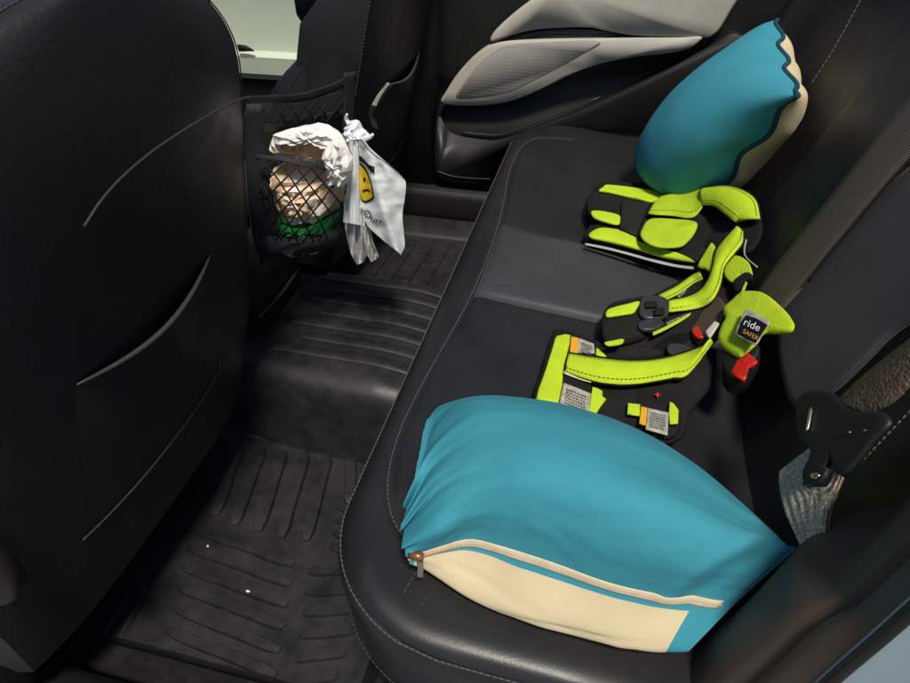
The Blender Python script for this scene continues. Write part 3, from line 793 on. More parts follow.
mb = MB(); crumple(mb, [(347, 124), (352, 120), (359, 121), (362, 128), (367, 132), (371, 137), (366, 140), (365, 146), (358, 144), (350, 148), (346, 140), (346, 131)], .94, .024, 5, .004, seed=31)
tube(mb, cr([oy(349, 124, .93), oy(346, 118, .93), oy(347, 114, .925)], 4), lambda t: .004 * (1 - .6 * t), 6)
tube(mb, cr([oy(365, 138, .925), oy(370, 137, .92), oy(373, 134, .918)], 4), lambda t: .005 * (1 - .6 * t), 6)
mb.build('knot', BAG, bag)
# print on the bag, following its folds
def decal(mb, pts, off, f=BS, mi=0, smooth=4, sub=3):
    P = cr([V((a, b, 0)) for a, b in pts], smooth, True) if smooth else [V((a, b, 0)) for a, b in pts]
    c = sum(P, V()) / len(P); n = len(P); o = V((.1, -1, .25)).normalized() * off
    grid(mb, lambda i, j: (lambda q: f(q.x, q.y) + o)(c + (P[j] - c) * (i / sub)), sub, n, True, mi=lambda i, j: mi)
mb = MB(); decal(mb, [(358, 163), (363, 165), (368, 172), (372, 184), (374, 194), (374, 198), (368, 202), (362, 201), (360, 190), (358.5, 176)], .0012, mi=1)
decal(mb, [(358.6, 165), (362.5, 167), (367, 173.5), (370.8, 184), (372.6, 193.5), (372.6, 196.6), (367.6, 200), (362.8, 199.4), (360.8, 190), (359.2, 176)], .0020, mi=0)
decal(mb, [(363.5, 178), (365, 177), (366, 179.5), (365, 181.5), (363.8, 180.5)], .0028, mi=1)
decal(mb, [(363, 190), (366, 188.6), (369, 189.5), (371, 192), (369, 191), (366, 190.4), (363.4, 191.6)], .0028, mi=1)
mb.build('face_print', [YEL, INK], body)
mb = MB(); decal(mb, [(357.5, 154), (361, 156), (367, 162), (370, 165.5), (375, 166.5), (374.6, 173), (371.5, 172), (366, 165), (360.5, 161), (357.5, 160)], .0016, smooth=0); mb.build('dark_gap_patch', INK, body)  # black patch painted where a shaded gap would show
def text_mesh(txt):
    cu = bpy.data.curves.new('lettering', 'FONT'); cu.body = txt; cu.extrude = 0; cu.resolution_u = 3
    o = bpy.data.objects.new('lettering', cu); COL.objects.link(o)
    dg = bpy.context.evaluated_depsgraph_get(); me = bpy.data.meshes.new_from_object(o.evaluated_get(dg))
    vs = [v.co.copy() for v in me.vertices]; fs = [tuple(p.vertices) for p in me.polygons]
    bpy.data.objects.remove(o); bpy.data.curves.remove(cu); bpy.data.meshes.remove(me)
    return vs, fs
def text_on(mb, txt, org, ux, uy, f, mi=0):
    vs, fs = text_mesh(txt)
    P = [f(org[0] + v.x * ux[0] + v.y * uy[0], org[1] + v.x * ux[1] + v.y * uy[1]) for v in vs]
    if fs:
        a, b, c = [P[k] for k in fs[0][:3]]
        if (b - a).cross(c - a).dot(EYE - a) < 0: fs = [q[::-1] for q in fs]
    mb.add(P, fs, mi)
mb = MB(); text_on(mb, 'yOut!', (359.5, 211.5), (8.4, 6.4), (4.4, -8.8), lambda a, b: BS(a, b) + V((.1, -1, .25)).normalized() * .0016)
mb.build('lettering', INK, body)

# ------------------------------------------------------------------ fluorescent travel vest lying on the seat
vest = thing('travel_vest', 'fluorescent yellow and black harness vest with a ride safer tag sprawled on the seat', 'harness vest', (.12, .92, .55))
UPN = V((-.25, -.12, 1))
def VM(px, py, h=0.):
    a = oz(px, py, .553 + h); b = onp(px, py, (-.9, 0, 1), .553 + h - .9 * .165)
    return b if b.z > a.z else a
def vpad(name, px, h, th, M, smooth=4, puff=1., parent=None, inset=.12, wob=.0015):
    mb = MB(); pad(mb, [VM(a, b, h) for a, b in px], th * (.62 if M in (NEON, NEONS) else .85), UPN, smooth, puff * .6, 0, inset, wob); return mb.build(name, M, parent or vest)
def vstrip(name, Lp, Rp, hs, th, M, crown=.0, n=7, parent=None):
    """hs: heights per station, number or (left,right)"""
    mb = MB(); hh = [q if isinstance(q, tuple) else (q, q) for q in hs]
    if name in ('strap', 'lap_belt'):          # black binding stands in for shade along both edges
        def wide(A, B, k): return [(a[0] + (a[0] - b[0]) * k, a[1] + (a[1] - b[1]) * k) for a, b in zip(A, B)]
        kk = [1.3 / max(4, math.hypot(a[0] - b[0], a[1] - b[1])) for a, b in zip(Lp, Rp)]
        k0 = sum(kk) / len(kk); m2 = MB(); Lw, Rw = wide(Lp, Rp, k0), wide(Rp, Lp, k0)
        strip(m2, [VM(a, b, h[0] - .004) for (a, b), h in zip(Lw, hh)], [VM(a, b, h[1] - .004) for (a, b), h in zip(Rw, hh)], th, n, crown * .6)
        m2.build('edging', VBLACK, parent or vest)
        def inner(A, B, k): return [(a[0] + (b[0] - a[0]) * k, a[1] + (b[1] - a[1]) * k) for a, b in zip(A, B)]
        for A_, B_ in ((Lp, Rp), (Rp, Lp)):
            m3 = MB(); stitch(m3, [p + UPN.normalized() * (th + crown * .42 + .0002) for p in cr([VM(a, b, h[0]) for (a, b), h in zip(inner(A_, B_, .13), hh)], 5)], .004, .002, .0005)
            m3.build('strap_stitching', SEAMY, parent or vest)
    strip(mb, [VM(a, b, h[0]) for (a, b), h in zip(Lp, hh)], [VM(a, b, h[1]) for (a, b), h in zip(Rp, hh)], th, n, crown); return mb.build(name, M, parent or vest)
# black bodies
vpad('lining', [(586, 206), (592, 196), (602, 186), (640, 186), (672, 191), (712, 196), (735, 222), (716, 250), (705, 272), (692, 272), (655, 264), (612, 252), (586, 245), (588, 232), (592, 224)], .004, .016, VBLACK)
vpad('lining', [(602, 330), (606, 314), (618, 308), (650, 300), (690, 280), (722, 272), (735, 300), (722, 330), (706, 346), (668, 358), (620, 362), (606, 350)], .002, .014, VBLACK)
vpad('lining', [(534, 404), (542, 372), (552, 338), (560, 332), (600, 345), (660, 366), (705, 366), (716, 352), (712, 385), (690, 415), (680, 440), (640, 445), (560, 425)], .001, .012, VBLACK)
vpad('shoulder_pad', [(587, 204), (597, 193), (606, 186), (640, 186.5), (667, 193), (658, 215), (648, 234), (622, 231), (600, 227), (590, 220)], .020, .014, VBLACK)
vpad('shoulder_pad', [(584.5, 241), (588, 232), (596, 228), (612, 228), (638, 233), (652, 246), (700, 257), (702, 268), (680, 264), (640, 255), (606, 248)], .012, .016, VBLACK)
vpad('chest_pad', [(634, 238), (641, 222), (650, 215), (668, 215.5), (700, 219), (706, 228), (693, 248), (682, 253), (655, 252), (640, 247)], .026, .010, VBLACK)
vpad('strap_clasp', [(622, 202), (650, 204), (642, 222), (636, 236), (620, 229)], .036, .006, VWEB, 0)
# yellow panels
vpad('pad_panel', [(599, 192), (603, 188), (608.6, 186.2), (635, 188.8), (664, 195), (652.5, 203), (633, 199), (608.6, 193.6)], .034, .008, NEON)
vpad('pad_panel', [(591, 213.5), (595.4, 212), (608, 213.6), (620, 216.6), (619, 225.2), (604, 222.7), (594.3, 218.8)], .034, .007, NEON)
vpad('pad_panel', [(640.4, 236), (643, 228), (647, 222), (654.7, 219.5), (675, 220.4), (693, 222.2), (697.6, 226), (694, 235), (687.7, 242.5), (680, 247.6), (661, 248.4), (647, 243.8)], .0505, .008, NEONS, 3, .5, wob=.0004)
vpad('pad_panel', [(588.8, 236), (592, 232), (598, 229.6), (608.6, 229.3), (622, 231.5), (634.5, 235), (640, 242), (657, 249), (680, 255.5), (697, 260.5), (695, 262.8), (663.5, 258), (635, 249.4), (606, 242), (593, 239.4)], .027, .008, NEON, 3)
vstrip('reflective_piping', [(585, 243.5), (604, 247), (625, 252.2), (652, 259.4), (676, 264.8), (694, 267.2)], [(585, 245.2), (604, 249), (625, 254.2), (652, 261.8), (676, 267.3), (694, 269.8)], [.016, .018, .018, .018, .018, .018], .002, SILVER)
# looping strap arch
vstrip('strap', [(663, 196), (672, 193.5), (686, 189.5), (701, 187.6), (714, 190)], [(648, 214), (655, 215), (672, 216), (693, 217.5), (705, 204)], [.048, .052, .056, .060, .064], .003, NEONS, .004)
vstrip('strap', [(702, 188.5), (725, 186.4), (743, 191), (756, 201), (760.5, 219)], [(703, 205), (714, 206), (724, 213), (733, 220.5), (736, 223)], [.066, .070, .066, .056, .044], .003, NEON, .006)
vpad('lining', [(690, 218), (704, 203), (722, 210), (736, 223), (730, 240), (716, 250), (700, 246), (698, 230)], .024, .006, VBLACK)
vpad('lining', [(735, 223), (748, 219), (760, 220), (762, 236), (752, 252), (742, 254), (738, 240)], .020, .010, VBLACK)
# S shaped strap
vstrip('strap', [(736, 229), (724, 241), (716, 253), (712.5, 270), (707, 284), (697, 294), (682, 299.4), (668.5, 302)], [(743.4, 232), (742.5, 243), (734, 254), (724.5, 267), (720.5, 285), (713, 300), (699, 308.5), (668.8, 312.8)], [.050, .055, .056, .055, .052, .048, .044, .040], .004, NEON, .004)
vpad('strap_flag', [(697.4, 267), (704, 255), (711.5, 243.4), (716, 249), (722, 254), (722, 268), (713, 273), (705, 269)], .050, .005, NEON, 2)
vpad('strap_flag', [(723.5, 272), (727, 262), (732, 256.6), (742.6, 258.6), (750, 266), (752.4, 278), (742.6, 275.8), (738, 279), (733.8, 283.4), (727, 280)], .036, .006, NEON, 3)
vpad('strap_tip', [(733, 284), (738, 279), (746, 275), (752, 277), (753, 282), (746, 284), (742, 292), (735, 293)], .036, .008, VBLACK)
vstrip('edging', [(746, 240), (744, 250), (746, 258), (757, 268)], [(747.2, 240), (745.2, 250), (747.2, 257.6), (758, 267)], [.04, .04, .04, .035], .002, SILVER)
vstrip('strap', [(658.5, 296.4), (675, 288), (690, 278), (701, 271.6)], [(661, 303.2), (678, 295), (693, 285), (703.4, 279.4)], [.036, .036, .034, .034], .004, NEONS, .002)
# lap pad and buckle
vpad('lap_pad', [(602, 334), (603, 321), (607, 313), (615, 308), (640, 302.5), (652, 303), (662, 318), (652, 334), (638, 343), (612, 348), (604, 344)], .018, .018, VBLACK)
vpad('pad_panel', [(605.6, 315), (608, 311), (613.5, 308.6), (627, 305.6), (640, 302.6), (637, 309), (632.5, 314.2), (620, 316.4), (608, 318)], .037, .006, NEON, 3)
vpad('pad_panel', [(604.4, 343), (613, 341.6), (623.6, 339.8), (622, 344.2), (614, 346), (607.6, 346.2)], .037, .005, NEON, 3)
GREYB = mat('dark grey buckle plastic', (.032, .030, .034), .4, .5)
b1 = vpad('buckle', [(643, 300), (658, 299), (668.5, 303), (668, 318), (650, 322), (640, 318), (640, 308)], .036, .010, GREYB, 2, .3)
vpad('buckle_tongue', [(645, 302.5), (657, 301.5), (658, 307), (646, 308)], .048, .003, VBLACK, 0, 0, b1)
vpad('buckle_tongue', [(654, 309), (664, 308), (665, 314), (655, 316)], .048, .003, VBLACK, 0, 0, b1)
vpad('buckle', [(641, 324), (655, 321), (664, 324), (660, 331), (646, 333), (638, 330)], .034, .008, GREYB, 2, .3)
vstrip('strap_edge', [(652, 333.6), (665, 327.5), (680, 319.6), (692.4, 312.6)], [(653.4, 336), (666.2, 330), (681, 321.8), (692.8, 313.8)], [.036, .037, .038, .038], .003, NEONS)
GREYL = mat('printed grey label', (.15, .145, .13), .6, .3, None, .5, 160)
vpad('care_label', [(666, 323), (682, 316), (690, 313), (684, 320), (668, 327)], .038, .002, GREYL, 0, 0)
vpad('care_label', [(676, 293), (690, 288), (697, 285), (698, 292), (690, 296), (678, 298)], .034, .002, GREYL, 0, 0)
vpad('loop', [(669, 344), (688, 347), (694, 352), (682, 357), (668, 354)], .020, .004, GREYB, 2, .2)
# long lap belt
vstrip('lap_belt', [(569.6, 354.4), (588, 357.6), (607, 360), (624, 361.6), (640, 361.8), (656, 360.4), (672, 357.4), (692, 351.2), (707.5, 345.2), (712.4, 340.8)], [(565.6, 372), (581, 377.6), (596, 382), (610, 384.2), (624, 385), (640, 384), (655, 381.6), (673, 378.2), (688.5, 374.4), (713.4, 342.8)], [.024, .028, .030, .030, .030, .030, .032, .036, .040, .046], .004, NEON, .003)
vstrip('belt_edge', [(564.6, 371), (581, 377), (591, 380.4)], [(563.8, 373.8), (580, 380), (591, 383)], [.022, .024, .026], .002, CREAMZ)
vpad('belt_sleeve', [(564.4, 374.6), (578, 379), (591.4, 383.4), (591.6, 395.6), (578, 391), (562.8, 384)], .016, .006, VBLACK, 0, .2)
vpad('side_panel', [(536.6, 402), (542, 384), (550, 360), (556, 340), (560, 337), (570.9, 336.4), (568, 354), (564, 372), (561.4, 406), (548, 404)], .010, .010, NEON, 2, .6)
vpad('care_label', [(571.6, 336.8), (579, 338.6), (578, 354), (569.8, 353.4)], .016, .003, LABELO, 0, 0)
lb = vpad('care_label', [(579, 338.6), (594.2, 344.6), (595, 354), (578, 353.4)], .016, .003, LABELW, 0, 0)
vpad('pad_panel', [(596.4, 348.6), (602, 352), (606.6, 357.6), (596.4, 356.4)], .014, .004, NEON, 0, .3)
l2 = vpad('care_label', [(563.8, 383), (578, 389), (591.6, 394.6), (590, 404), (589, 416), (572, 412), (559, 407)], .023, .003, LABELW, 0, 0)
vpad('side_panel', [(592.6, 387.6), (598, 389), (602.8, 392), (602.4, 397), (606.4, 400), (601, 407), (596, 414.6), (588.6, 416), (590.6, 402)], .023, .005, NEON, 0, .3)
for k in range(4):
    vstrip('webbing', [(608 + 9 * k, 386), (608 + 9 * k, 405), (606 + 9 * k, 425)], [(615 + 9 * k, 386), (615 + 9 * k, 405), (613 + 9 * k, 425)], [.014, .012, .010], .002, VWEB)
vpad('lining', [(640, 386), (672, 382), (682, 400), (680, 430), (668, 440), (640, 430)], .010, .008, VBLACK, 2)
mb = MB()
cx, cyy = 657.5, 395.2
pts = []
for k in range(8):
    r = (3.4 if k % 2 == 0 else 1.4); an = k * math.pi / 4; pts.append(VM(cx + r * math.cos(an), cyy + r * math.sin(an), .022))
pad(mb, pts, .0015, UPN, 0, 0); mb.build('red_cross_mark', RED, vest)
vpad('side_panel', [(628, 403.8), (640.4, 405), (639.6, 416.6), (627.4, 414.8)], .021, .004, NEON, 0, .3)
vpad('care_label', [(641.2, 406.8), (647.6, 408.4), (645.6, 426), (639.4, 424.6)], .023, .003, LABELO, 0, 0)
l3 = vpad('care_label', [(647.6, 408.4), (669, 413.4), (667.6, 436), (645.6, 430)], .024, .003, LABELW, 0, 0)
vpad('side_panel', [(670, 402.6), (674, 405), (678.6, 411), (678, 424), (670, 425), (669, 412)], .024, .004, NEON, 0, .3)
# lines of small print on the care labels
mb = MB()
def print_lines(o, u, w, rows, h):
    for r in range(rows):
        x = .08
        while x < .88:
            l = random.uniform(.03, .10)
            if x + l > .92: break
            a = (o[0] + u[0] * x + w[0] * (.12 + .8 * r / rows), o[1] + u[1] * x + w[1] * (.12 + .8 * r / rows))
            b = (a[0] + u[0] * l, a[1] + u[1] * l); e = (w[0] * .45 / rows, w[1] * .45 / rows)
            mb.add([VM(a[0], a[1], h), VM(b[0], b[1], h), VM(b[0] + e[0], b[1] + e[1], h), VM(a[0] + e[0], a[1] + e[1], h)], [(3, 2, 1, 0)])
            x += l + .03
print_lines((649, 409), (19, 4.6), (-1.6, 20), 7, .0275); mb.build('label_print', INKL, l3); mb = MB()
print_lines((565, 385), (25, 10), (-3, 20), 6, .0265); mb.build('label_print', INKL, l2); mb = MB()
print_lines((580, 340), (13, 5), (-.4, 13), 5, .0198)
mb.build('label_print', INKL, lb)
# curled tag with the lettering
TG = dict(h=.060)
vpad('collar_flap', [(723, 310), (731, 302), (740, 294.4), (749, 293), (757, 293.5), (766, 297), (778.5, 306.6), (788, 316), (793, 324), (794.4, 329), (790.5, 333.4), (777, 334.6), (764, 335), (757, 345), (743, 357), (737, 357.4), (728, 352), (721, 345.6), (718.2, 338), (721, 328), (725.4, 320)], .050, .012, NEON, 3, 1.6)
vpad('tag_border', [(735.4, 334.6), (739, 324), (744, 312), (749, 309.6), (760, 316), (770.5, 322.6), (764, 331), (756.4, 345.4), (747, 341)], .0745, .002, LABELW, 2, 0)
tb = vpad('name_tag', [(737.2, 333.4), (741, 322), (746, 315.2), (757, 319), (767.6, 325.6), (762, 334), (756, 343), (746, 338.6)], .0772, .0015, INK, 0, 0)
mb = MB()
f = lambda a, b: VM(a, b, .0802)
text_on(mb, 'ride', (742.6, 324.4), (10.2, 4.4), (4.2, -9.6), f, 0)
text_on(mb, 'SAFER', (742.2, 332.6), (5.6, 3.0), (2.6, -5.8), f, 1)
mb.build('lettering', [WHITE, ORANGEP], tb)
vstrip('strap_tail', [(740, 295), (742.4, 289), (745.4, 282.4)], [(743, 295.4), (745, 290), (747.4, 283.4)], [.058, .050, .042], .002, NEONS)

# ------------------------------------------------------------------ seat belts and buckles
belt = thing('seat_belt', 'wide brownish woven shoulder belt running diagonally over the backrest above the vest', 'seat belt', tuple(onback(780, 285, .02)))
def BK(px, py, off=.03): return onback(px, py, off)
mb = MB(); strip(mb, [BK(980, 14, .035), BK(945, 56, .03), BK(912, 94), BK(880, 133), BK(846, 176), BK(812, 220), BK(782, 258), BK(752, 296)], [BK(1010, 60, .035), BK(960, 110, .03), BK(912, 158), BK(884, 190), BK(858, 221), BK(832, 252), BK(808, 282), BK(776, 318)], .0022, 6, .002)
mb.build('webbing', WEB, belt)
mb = MB(); tube(mb, cr([BK(x, y, .0335) for x, y in [(960, 110), (912, 158), (884, 190), (858, 221), (832, 252), (808, 282)]], 6), .0018, 5); mb.build('webbing_edge', VWEB, belt)
nb = thing('seat_belt', 'crumpled shiny belt with black tongue plate at the backrest corner by the near pillow', 'seat belt', tuple(onback(805, 545, .05)))
def QK(px, py, off=.06): return onback(px, py, off)
mb = MB()
# textured belt run going up to the shoulder (folded twice)
strip(mb, [QK(835, 404, .055), QK(860, 380, .055), QK(888, 357, .055), (QK(914, 337, .055)), QK(960, 300, .055)], [QK(868, 416, .06), QK(890, 406, .06), QK(906, 392, .06), QK(925, 372, .06), QK(990, 320, .06)], .003, 6, .006)
mb.build('webbing', mat('coarse brown webbing', (.085, .058, .038), .5, .45, ('voronoi', 330, .8, .0012), .35, 260), nb)
# ruffled lower webbing: Y shape, two arms around the tongue and one tail
def ruff(mb, L, R, n=10, amp=.004, k=5):
    Lc, Rc = cr(L, n), cr(R, n)
    def pt(i, j):
        t = j / 30; p = Lc[i].lerp(Rc[i], t)
        return p + V((-.8, -.4, .3)) * (amp * .18 * math.sin(t * k * 2 * math.pi + 1.5 * noise.noise(p * 18)) + .003 * noise.noise(p * 22) + .0012 * noise.noise(p * 140))
    grid(mb, pt, len(Lc) - 1, 30, uv=lambda i, j: (i * .004, j * .0016))
    grid(mb, lambda i, j: pt(i, j) + V((.004, .002, -.001)), len(Lc) - 1, 30, flip=True)
mb = MB()
ruff(mb, [QK(813, 446), QK(790, 462), QK(778, 474), QK(781, 498), QK(790, 524), QK(800, 547)], [QK(817, 460), QK(806, 475), QK(806, 486), QK(823, 500), QK(824, 525), QK(823, 549)])
ruff(mb, [QK(842, 452), QK(834, 470), QK(826, 486), QK(811, 488), QK(808, 505)], [QK(847, 453), QK(842, 474), QK(835, 492), QK(829, 508), QK(825, 540)], k=2)
mb.build('webbing_loop', WEBS, nb)
mb = MB(); pad(mb, [QK(x, y, .062) for x, y in [(803, 396), (812, 391), (834, 393), (856, 412), (884, 412), (894, 424), (880, 440), (862, 462), (846, 478), (838, 468), (842, 452), (828, 470), (822, 484), (808, 484), (806, 474), (815, 452), (802, 440), (799, 412)]], .007, (-1, -.4, .5), 2, .4)
tg = mb.build('tongue_plate', PLASTIC, nb)
mb = MB(); tube(mb, cr([QK(811.5, 408, .072), QK(809.5, 420, .072), QK(807, 431, .072)], 4), .0018, 6); mb.build('plate_glint', STEEL, tg)
mb = MB(); pad(mb, [QK(x, y, .070) for x, y in [(810, 470), (818, 462), (832, 470), (826, 484), (806, 486)]], .006, (-1, -.4, .5), 0, .3); mb.build('tongue_end', PLASTIC, tg)
mb = MB(); pad(mb, [QK(x, y, .0765) for x, y in [(813.4, 474.6), (819, 472.6), (822.6, 476.2), (818.4, 480), (813, 478.6)]], .004, (-1, -.4, .5), 0, .3); mb.build('rivet', STEEL, tg)
for x, y in ((850.5, 432.5), (866, 430.5)):
    mb = MB(); pad(mb, [QK(x + 1.5 * math.cos(a), y + 1.5 * math.sin(a), .0705) for a in [k * 1.047 for k in range(6)]], .002, (-1, -.4, .5), 0, .3); mb.build('rivet', STEEL, tg)
b = thing('belt_buckle', 'black seat belt buckle with a large red release button below the ride safer tag', 'buckle', tuple(VM(742, 400, 0)))
mb = MB(); pad(mb, [VM(x, y, .004) for x, y in [(728, 352), (744, 352), (760, 364), (753, 380), (742, 394), (728, 392), (722, 378)]], .034, UPN, 2, .3); mb.build('buckle_body', GLOSSBLK if False else PLASTIC, b)
mb = MB(); pad(mb, [VM(x, y, .040) for x, y in [(730.4, 375.4), (736, 364), (741, 355.2), (747.6, 354.6), (757.8, 363.8), (753, 368), (748.6, 369.4), (747, 376), (744.8, 383)]], .006, UPN, 0, .3); mb.build('release_button', RED, b)
b = thing('belt_buckle', 'black seat belt buckle with small red button and white tab tucked among the vest straps', 'buckle', tuple(VM(706, 350, 0)))
mb = MB(); pad(mb, [VM(x, y, .012) for x, y in [(690, 322), (712, 304), (726, 312), (722, 334), (708, 348), (692, 346)]], .020, UPN, 2, .3); mb.build('buckle_body', BROWNPL, b)
mb = MB(); pad(mb, [VM(x, y, .034) for x, y in [(692, 331), (695, 328.8), (698.6, 328.4), (703.4, 339), (697, 340.2), (693, 336)]], .005, UPN, 0, .3); mb.build('release_button', RED, b)
mb = MB(); pad(mb, [VM(x, y, .038) for x, y in [(705, 334.6), (715, 323.6), (719.6, 326), (710, 340)]], .006, UPN, 0, .3); mb.build('tab', BUTTONW, b)

# ------------------------------------------------------------------ pillows
# near pillow: rows around its section, each a curve from its left end to its right end
rows = [
 [(oz(408, 556, .600)), oz(438, 549, .612), oz(475, 540.5, .622), oz(530, 557, .628), oz(600, 582, .628), oz(670, 598, .622), oz(735, 604, .612)],                      # zip seam
 [(oz(403, 548, .612)), oz(440, 528, .650), oz(485, 512, .668), oz(545, 520, .680), oz(620, 545, .682), oz(695, 566, .672), oz(764, 577, .640)],
 [(oz(402, 530, .618)), oz(442, 490, .672), oz(495, 470, .700), oz(560, 478, .716), oz(645, 505, .716), oz(725, 535, .692), oz(794, 550, .655)],                      # crown
 [(oz(404, 512, .630)), oz(436, 458, .668), oz(490, 432, .700), oz(560, 437, .714), oz(645, 468, .712), oz(720, 508, .688), oz(790, 548, .655)],
 [(oz(416, 468, .645)), oz(440, 420, .650), oz(480, 401, .680), oz(550, 408, .690), oz(625, 430, .688), oz(700, 473, .672), oz(782, 541, .648)],
 [(oz(425, 424, .630)), oz(441, 405, .615), oz(478, 396, .630), oz(545, 402, .636), oz(622, 424, .634), oz(695, 466, .626), oz(775, 536, .625)],
 [(oz(429, 428, .590)), oz(450, 420, .57), oz(490, 415, .57), oz(550, 425, .57), oz(622, 445, .57), oz(690, 485, .57), oz(755, 545, .585)],
 [(oz(420, 500, .572)), oz(450, 510, .562), oz(490, 520, .560), oz(550, 535, .560), oz(622, 555, .560), oz(680, 580, .562), oz(745, 590, .580)],
 [(oz(411, 560, .585)), oz(432, 572, .575), oz(470, 597, .568), oz(530, 623, .566), oz(600, 642, .566), oz(650, 652, .568), oz(688, 652, .572)],                      # lower front edge
]
rows = [[V(p) for p in r] for r in rows]
NU, SUB = 176, 20
RC_ = [[crs(r, i / NU) for i in range(NU + 1)] for r in rows]
loops = [cr([RC_[k][i] for k in range(len(rows))], SUB, True) for i in range(NU + 1)]
NVp = len(loops[0]); ctr = [sum(l, V()) / NVp for l in loops]
def near_pt(i, j):
    p = loops[i][j % NVp]; u = i / NU; v = (j % NVp) / SUB
    n = (p - ctr[i]); n = n.normalized() if n.length > 1e-6 else V((0, 0, 1))
    top = math.exp(-((v - 3.0) / 1.9) ** 2) if v < 7 else 0
    fold = math.sin(v * 6.2 + 2.2 * math.sin(u * 5) + 1.5 * u) * .0048 * math.exp(-(u / .13) ** 1.5) * top
    fold += -.006 * math.exp(-((v - 3.9 - .25 * math.sin(u * 9)) / .20) ** 2) * math.exp(-(u / .26) ** 2)
    fold += -.005 * math.exp(-((v - 4.55 - .6 * u) / .16) ** 2) * math.exp(-(u / .40) ** 2)
    fold += .0028 * math.exp(-((v - 1.25 - 1.3 * u) / .25) ** 2) * math.exp(-((u - .25) / .22) ** 2)
    fold += .0024 * noise.noise(V((u * 4, v * 1.1, 4))) + .0006 * noise.noise(V((u * 14, v * 3.5, 9)))
    if v > 8: fold += -.0035 * math.exp(-((v - 8.35 - .22 * math.sin(u * 4 + 1)) / .07) ** 2) * math.exp(-((u - .3) / .2) ** 2) - .003 * math.exp(-((v - 8.2 - .5 * (u - .6)) / .05) ** 2) * math.exp(-((u - .62) / .15) ** 2) + .003 * math.exp(-((v - 8.62 + .3 * u) / .08) ** 2) * math.exp(-((u - .2) / .12) ** 2)
    if v > 8.05: fold += .0018 * noise.noise(V((u * 9, v * 3, 1))) * (9 - v) + .0008 * math.sin(u * 26 + v * 5) * (v - 8) * (9 - v)
    fold += .003 * math.exp(-((u - .83 - .03 * v) / .025) ** 2) * (1 if v < 4 else 0) - .003 * math.exp(-((u - .885 - .03 * v) / .03) ** 2) * (1 if v < 3 else 0)
    fold += .0055 * (abs(math.sin(v * 3.4 + .6)) - .55) * math.exp(-(u / .05) ** 2) * (1 if .3 < v < 5 else 0)
    for vc, am, ul in ((1.9, -.0055, .30), (2.45, .004, .22), (2.9, -.006, .24), (3.3, .004, .3), (4.25, -.005, .34), (4.9, -.004, .45)):
        fold += 1.55 * am * math.exp(-((v - vc - .35 * u - .1 * math.sin(u * 11 + vc * 3)) / .11) ** 2) * math.exp(-(u / (ul * .75)) ** 2)
    fold += .0005 * (abs(noise.noise(V((u * 9, v * 2.6, 14)))) ** .7 - .4) * (1 if v < 8 else .6)
    return p + n * fold
def near_m(i, j):
    v = (j + .5) / SUB; u = (i + .5) / NU
    if v > 7.9 and v < 8.82 and .035 < u < .895: return 1        # cream panel
    return 0
mb = MB(); o = grid(mb, near_pt, NU, NVp, True, mi=near_m)
for i0 in (0, NU):
    c = len(mb.v); mb.v.append(tuple(ctr[i0]))
    for j in range(NVp): mb.f.append((o + i0 * NVp + j, o + i0 * NVp + (j + 1) % NVp, c)); mb.m.append(0)
bm_o = mb.build('pillow', [TEAL, CREAM])
tag(bm_o, 'large teal and cream pillow with zip lying on the near end of the bench', 'pillow', 'teal and cream pillows')
# zip tape along the seam and its pull
mb = MB(); L = []; R = []
for i in range(0, NU - 4, 5):
    p = near_pt(i, 0); a = near_pt(i, 3); n = (p - ctr[i]).normalized()
    d0 = near_pt(i, NVp - 3)
    L.append(p + (a - p).normalized() * .0035 + n * .0006); R.append(p + (d0 - p).normalized() * .0065 + n * .0006)
strip(mb, L, R, .0007, 3, .0002); zp = mb.build('zip_tape', CREAMZ, bm_o)
mb = MB(); M_ = [a.lerp(b, .5) + (a - ctr[0]).normalized() * .0016 for a, b in zip(L, R)]
stitch(mb, M_, .0025, .0015, .0007); mb.build('zip_teeth', mat('tan zip teeth', (.55, .42, .26), .5, .4), zp)
mb = MB(); zc0 = near_pt(8, 0); tube(mb, [zc0 + V((-.006, -.003, .002)), zc0 + V((.002, -.004, .003)), zc0 + V((.009, -.004, .003))], lambda t: .0045, 8); sl = mb.build('zip_slider', BRASS, bm_o)
mb = MB(); a = [oz(417, 560, .598), oz(417.5, 568, .590), oz(417, 577, .580)]
strip(mb, a, [p + V((.006, .001, 0)) for p in a], .0014); mb.build('zip_pull', mat('grey zip pull', (.12, .115, .10), .4, .5), sl)

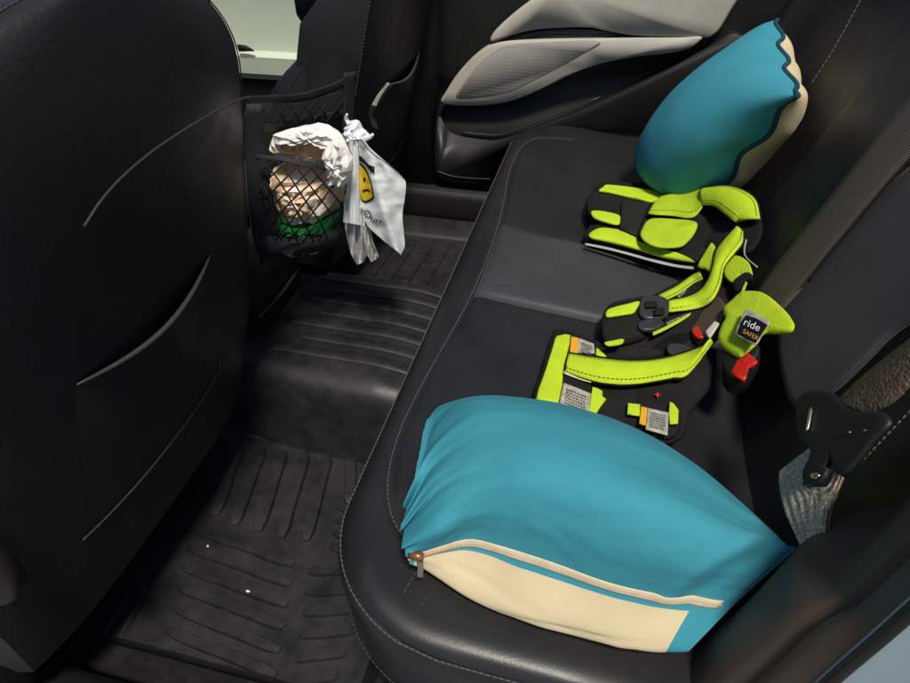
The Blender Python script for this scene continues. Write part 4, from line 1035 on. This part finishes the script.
# far pillow: two bulging faces joined at a wavy seam
Tt, Rr, Bb = V((.285, 1.475, .873)), V((.272, 1.10, .846)), V((.200, 1.225, .590))
Lf4 = V((.165, 1.52, .575))
nn = (Rr - Tt).cross(Bb - Tt).normalized()
if nn.x > 0: nn = -nn
def fp(u, v, side):
    # u: T->R, v: top edge -> bottom edge
    p = (Tt.lerp(Rr, u)).lerp(Lf4.lerp(Bb, u), v)
    a, b = 2 * u - 1, 2 * v - 1
    bs = 2 * (v ** (1.35 if side > 0 else 1.)) - 1
    c = sum((Tt, Rr, Bb, Lf4), V()) / 4
    pinch = .045 * ((1 - a * a) * (b ** 4) + (1 - b * b) * (a ** 4))
    p = p + (c - p) * pinch
    k = max(0, (1 - a * a)) ** .42 * max(0, (1 - bs * bs)) ** .42 if side > 0 else max(0, (1 - a ** 4)) ** .5 * max(0, (1 - b ** 4)) ** .5
    w = (.0075 * math.sin(u * 19 + 1.0) * (abs(b) ** 6) + .0075 * math.sin(v * 15 + .4) * abs(a) ** 6) * (1 - abs(a * b) ** 8)
    h = (.158 if side > 0 else .062)
    p = p + nn * (side * h * k + w)
    if side > 0: p = p + V((-.004, -.015, -.085)) * k * v ** .6
    p += nn * .004 * noise.noise(V((u * 4, v * 4, 7 + side))) * k + nn * .0025 * side * noise.noise(V((u * 14, v * 9, 2))) * k * (side < 0)
    if p.z < zc(p.x, p.y) + .003: p.z = zc(p.x, p.y) + .003 + .02 * (p.z - zc(p.x, p.y))
    return p
N_ = 56
def warp(t): return .5 - .5 * math.cos(math.pi * t)
mb = MB()
grid(mb, lambda i, j: fp(warp(i / N_), warp(j / N_), 1), N_, N_)
grid(mb, lambda i, j: fp(warp(i / N_), warp(j / N_), -1), N_, N_, flip=True, mi=lambda i, j: 1)
fpo = mb.build('pillow', [TEAL, CREAM])
tag(fpo, 'teal pillow with cream back propped upright in the far corner by the door', 'pillow', 'teal and cream pillows')
mb = MB(); ring = [fp(warp(t / 60), 0, 1) for t in range(60)] + [fp(1, warp(t / 60), 1) for t in range(60)] + [fp(1 - warp(t / 60), 1, 1) for t in range(60)] + [fp(0, 1 - warp(t / 60), 1) for t in range(60)]
tube(mb, [p + V((.0, -.002, 0)) for p in ring], .0042, 8, True); mb.build('piping', TEALD, fpo)

# ------------------------------------------------------------------ light
W = bpy.data.worlds.new('World'); S.world = W; W.use_nodes = True; nt = W.node_tree
sky = nt.nodes.new('ShaderNodeTexSky'); sky.sky_type = 'NISHITA'; sky.sun_disc = False
SUN = V((.19, -.40, .90)).normalized()
el = math.asin(SUN.z); az = math.atan2(SUN.x, SUN.y)
sky.sun_elevation = el; sky.sun_rotation = az
bg = nt.nodes['Background']; bg.inputs['Strength'].default_value = .085
nt.links.new(sky.outputs['Color'], bg.inputs['Color'])
sl_ = bpy.data.lights.new('sun', 'SUN'); so = bpy.data.objects.new('sun', sl_); COL.objects.link(so)
sl_.energy = 4.1; sl_.angle = math.radians(9); sl_.color = (1, .94, .83)
so.rotation_euler = (-SUN).to_track_quat('-Z', 'Y').to_euler(); so.location = (0, 0, 4)
S.view_settings.view_transform = 'Standard'; S.view_settings.look = 'None'
S.view_settings.exposure = 0; S.view_settings.gamma = 1; S.view_settings.use_curve_mapping = False
S.cycles.use_denoising = True
